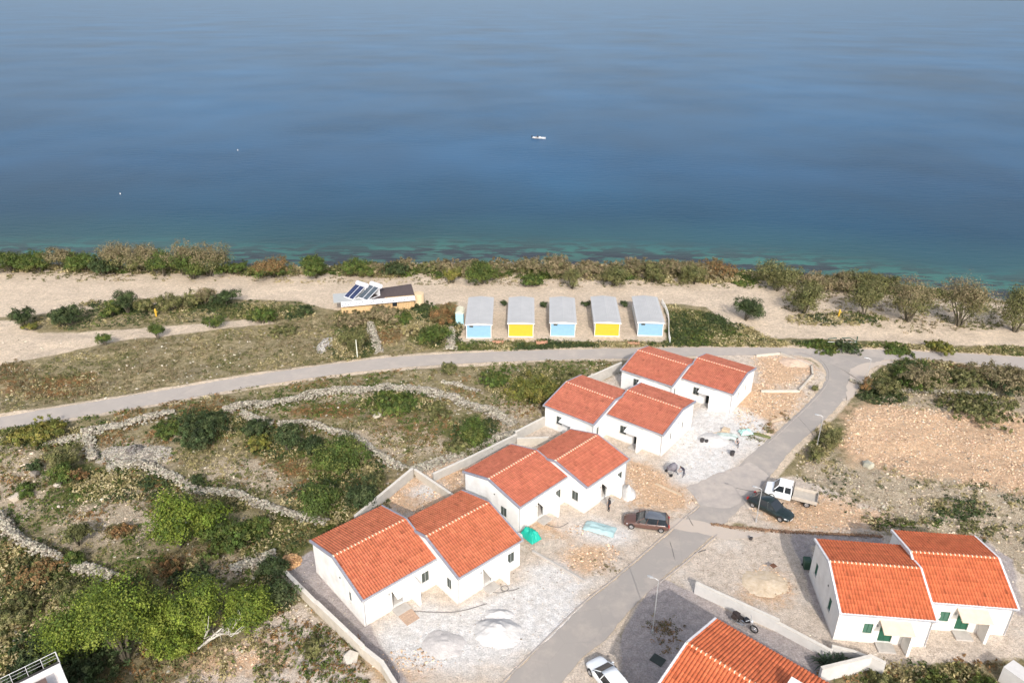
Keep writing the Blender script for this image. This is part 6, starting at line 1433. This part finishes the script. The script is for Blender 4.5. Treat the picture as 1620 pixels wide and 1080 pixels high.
p = G(824, 852); o = MB().tube([(0, 0, 0), (0, 0, .55), (0, 0, .62)], .5, 14, r2=.3).build('water_barrel', m_wgrav); o.location = p; tag(o, 'white water tub behind the green tarpaulin', 'tub')
for (px, py, sz, lab) in [(1112, 696, .55, 'dark bucket on the site, left of two'), (1119, 697, .45, 'dark bucket on the site, right of two'), (1160, 716, .6, 'dark crate by the muddy pit near the lane'), (1191, 849, .35, 'small dark lump on the beige yard')]:
    p = G(px, py); e = empty('bucket', p); tag(e, lab, 'bucket'); MB().tube([(0, 0, 0), (0, 0, sz)], sz * .4, 12, r2=sz * .5).build('tub', mat('dark_bucket', (.05, .045, .045), .7, .2), e); MB().tube([(-sz * .45, 0, sz * .98), (-sz * .3, 0, sz * 1.3), (sz * .3, 0, sz * 1.3), (sz * .45, 0, sz * .98)], .015, 5).build('handle', m_galv, e)
# boards and blocks of the site
m_plank = mat('site_planks', (.50, .40, .29), .9, .2, 4, .3, 16)
bx = [(1140, 682, 1.8, .5, .12, 20, 'stack of pale boards behind the whitish sheet'), (1150, 678, 1.0, .7, .35, -30, 'small grey stack of blocks on the site'), (1060, 772, 3.4, .25, .1, -40, 'long plank lying on the orange rubble'), (1230, 660, 2.2, .3, .1, 25, 'plank beside the orange rubble near the lane')]
for (px, py, l, w, h, a, lab) in bx:
    p = G(px, py); e = empty('board_stack', p, R(a)); tag(e, lab, 'boards')
    for k in range(3):
        b = MB(); b.box(-l / 2 + .05 * k, l / 2 - .03 * k, -w / 2 + w * k / 3 + .01, -w / 2 + w * (k + 1) / 3 - .01, 0, h + .02 * k); b.build('board', m_plank, e)
# hoses
def hose(pts, label, r=.035):
    P = W(smoothpoly(pts, 3)); cx, cy = P[0]; o = MB().tube([(x - cx, y - cy, .05) for x, y in P], r, 6).build('hose', mat('grey_hose', (.16, .15, .14), .7, .1)); o.location = (cx, cy, 0); tag(o, label, 'hose')
hose([(655, 968), (690, 970), (722, 970), (748, 964), (775, 955)], 'grey hose lying in front of the nearest house')
hose([(766, 930), (782, 938), (800, 938), (810, 932), (806, 926), (796, 928), (798, 936), (816, 934), (826, 930)], 'looped hose by the right door of the nearest house')
hose([(862, 826), (874, 832), (890, 834), (902, 826)], 'dark hose at the door of the second house')
# bin, dish
p = G(1279, 893); e = empty('wheelie_bin', p, R(-6)); tag(e, 'dark green wheelie bin in the shade of the right-hand house', 'bin')
b = MB(); b.loft([[(-.28, -.3, .05), (.28, -.3, .05), (.28, .3, .05), (-.28, .3, .05)], [(-.36, -.38, 1.0), (.36, -.38, 1.0), (.36, .38, 1.0), (-.36, .38, 1.0)]]); b.build('bin_body', m_dg, e)
b = MB(); b.loft([[(-.38, -.4, 1.0), (.38, -.4, 1.0), (.38, .42, 1.0), (-.38, .42, 1.0)], [(-.3, -.3, 1.12), (.3, -.3, 1.12), (.3, .4, 1.1), (-.3, .4, 1.1)]]); b.build('lid', m_dg, e)
for sx in (-.3, .3): MB().tube([(sx - .03, .34, .12), (sx + .03, .34, .12)], .12, 12).build('wheel', m_tyre, e)
dm = HD.matrix_basis if False else Matrix.Translation((27.87, 45.62, 0)) @ Matrix.Rotation(R(-5.9), 4, 'Z')
e = empty('satellite_dish', dm @ Vector((7.61 + .65, 2.1 - .75, 2.45)), R(-5.9)); tag(e, 'round pale satellite dish on the facade corner of the right-hand house', 'satellite dish')
b = MB(); n = 20; b.loft([[(math.cos(t) * r_, -.12 - y_, math.sin(t) * r_ + y_ * .5) for t in [2 * math.pi * k / n for k in range(n)]] for y_, r_ in ((0, .05), (.04, .25), (.12, .45))], caps=False)
b.loft([[(math.cos(t) * r_, -.10 - y_, math.sin(t) * r_ + y_ * .5) for t in [2 * math.pi * k / n for k in range(n)]] for y_, r_ in ((0, .05), (.04, .25), (.12, .45))], caps=False); b.build('dish', m_vergew, e, smooth=True)
b = MB(); b.tube([(0, .44, 0), (0, -.1, 0)], .03, 6); b.tube([(0, -.1, -.3), (0, -.6, -.05)], .015, 6); b.build('arm', m_galv, e)
b = MB(); b.box(-.05, .05, -.68, -.58, -.1, .02); b.build('receiver', m_frame, e)
# manhole / gratings / mat
for (px, py, w, l, a, m, name, lab, cat) in [(1046, 1041, 1.1, .9, -40, m_slat, 'floor_grating', 'dark grating in the paving by the orange villa', 'grating'), (1226, 897, .55, .5, 30, mat('rust_sheet', (.16, .08, .05), .8, .2), 'rusty_sheet', 'little rusty sheet lying on the sand heap', 'metal sheet')]:
    p = G(px, py); e = MB(); e.box(-w / 2, w / 2, -l / 2, l / 2, .0, .05)
    for k in range(7): e.box(-w / 2 + .02, w / 2 - .02, -l / 2 + l * (k + .3) / 7, -l / 2 + l * (k + .6) / 7, .052, .07)
    o = e.build(name, m); o.location = (p[0], p[1], .005 if 'grat' in name else .55); o.rotation_euler = (0, 0, R(a)); tag(o, lab, cat)
tufts('paving_weeds', np.concatenate([np.stack([G(1058, 988)[0] + rng.normal(0, .7, 46), G(1058, 988)[1] + rng.normal(0, .5, 46)], -1), np.stack([G(1062, 1008)[0] + rng.normal(0, .7, 40), G(1062, 1008)[1] + rng.normal(0, 1.0, 40)], -1), np.stack([G(955, 895)[0] + rng.normal(0, .8, 20), G(955, 895)[1] + rng.normal(0, .8, 20)], -1)]), .2, ['brown', 'rust'], 'dry dark weeds growing out of the paving by the villa')
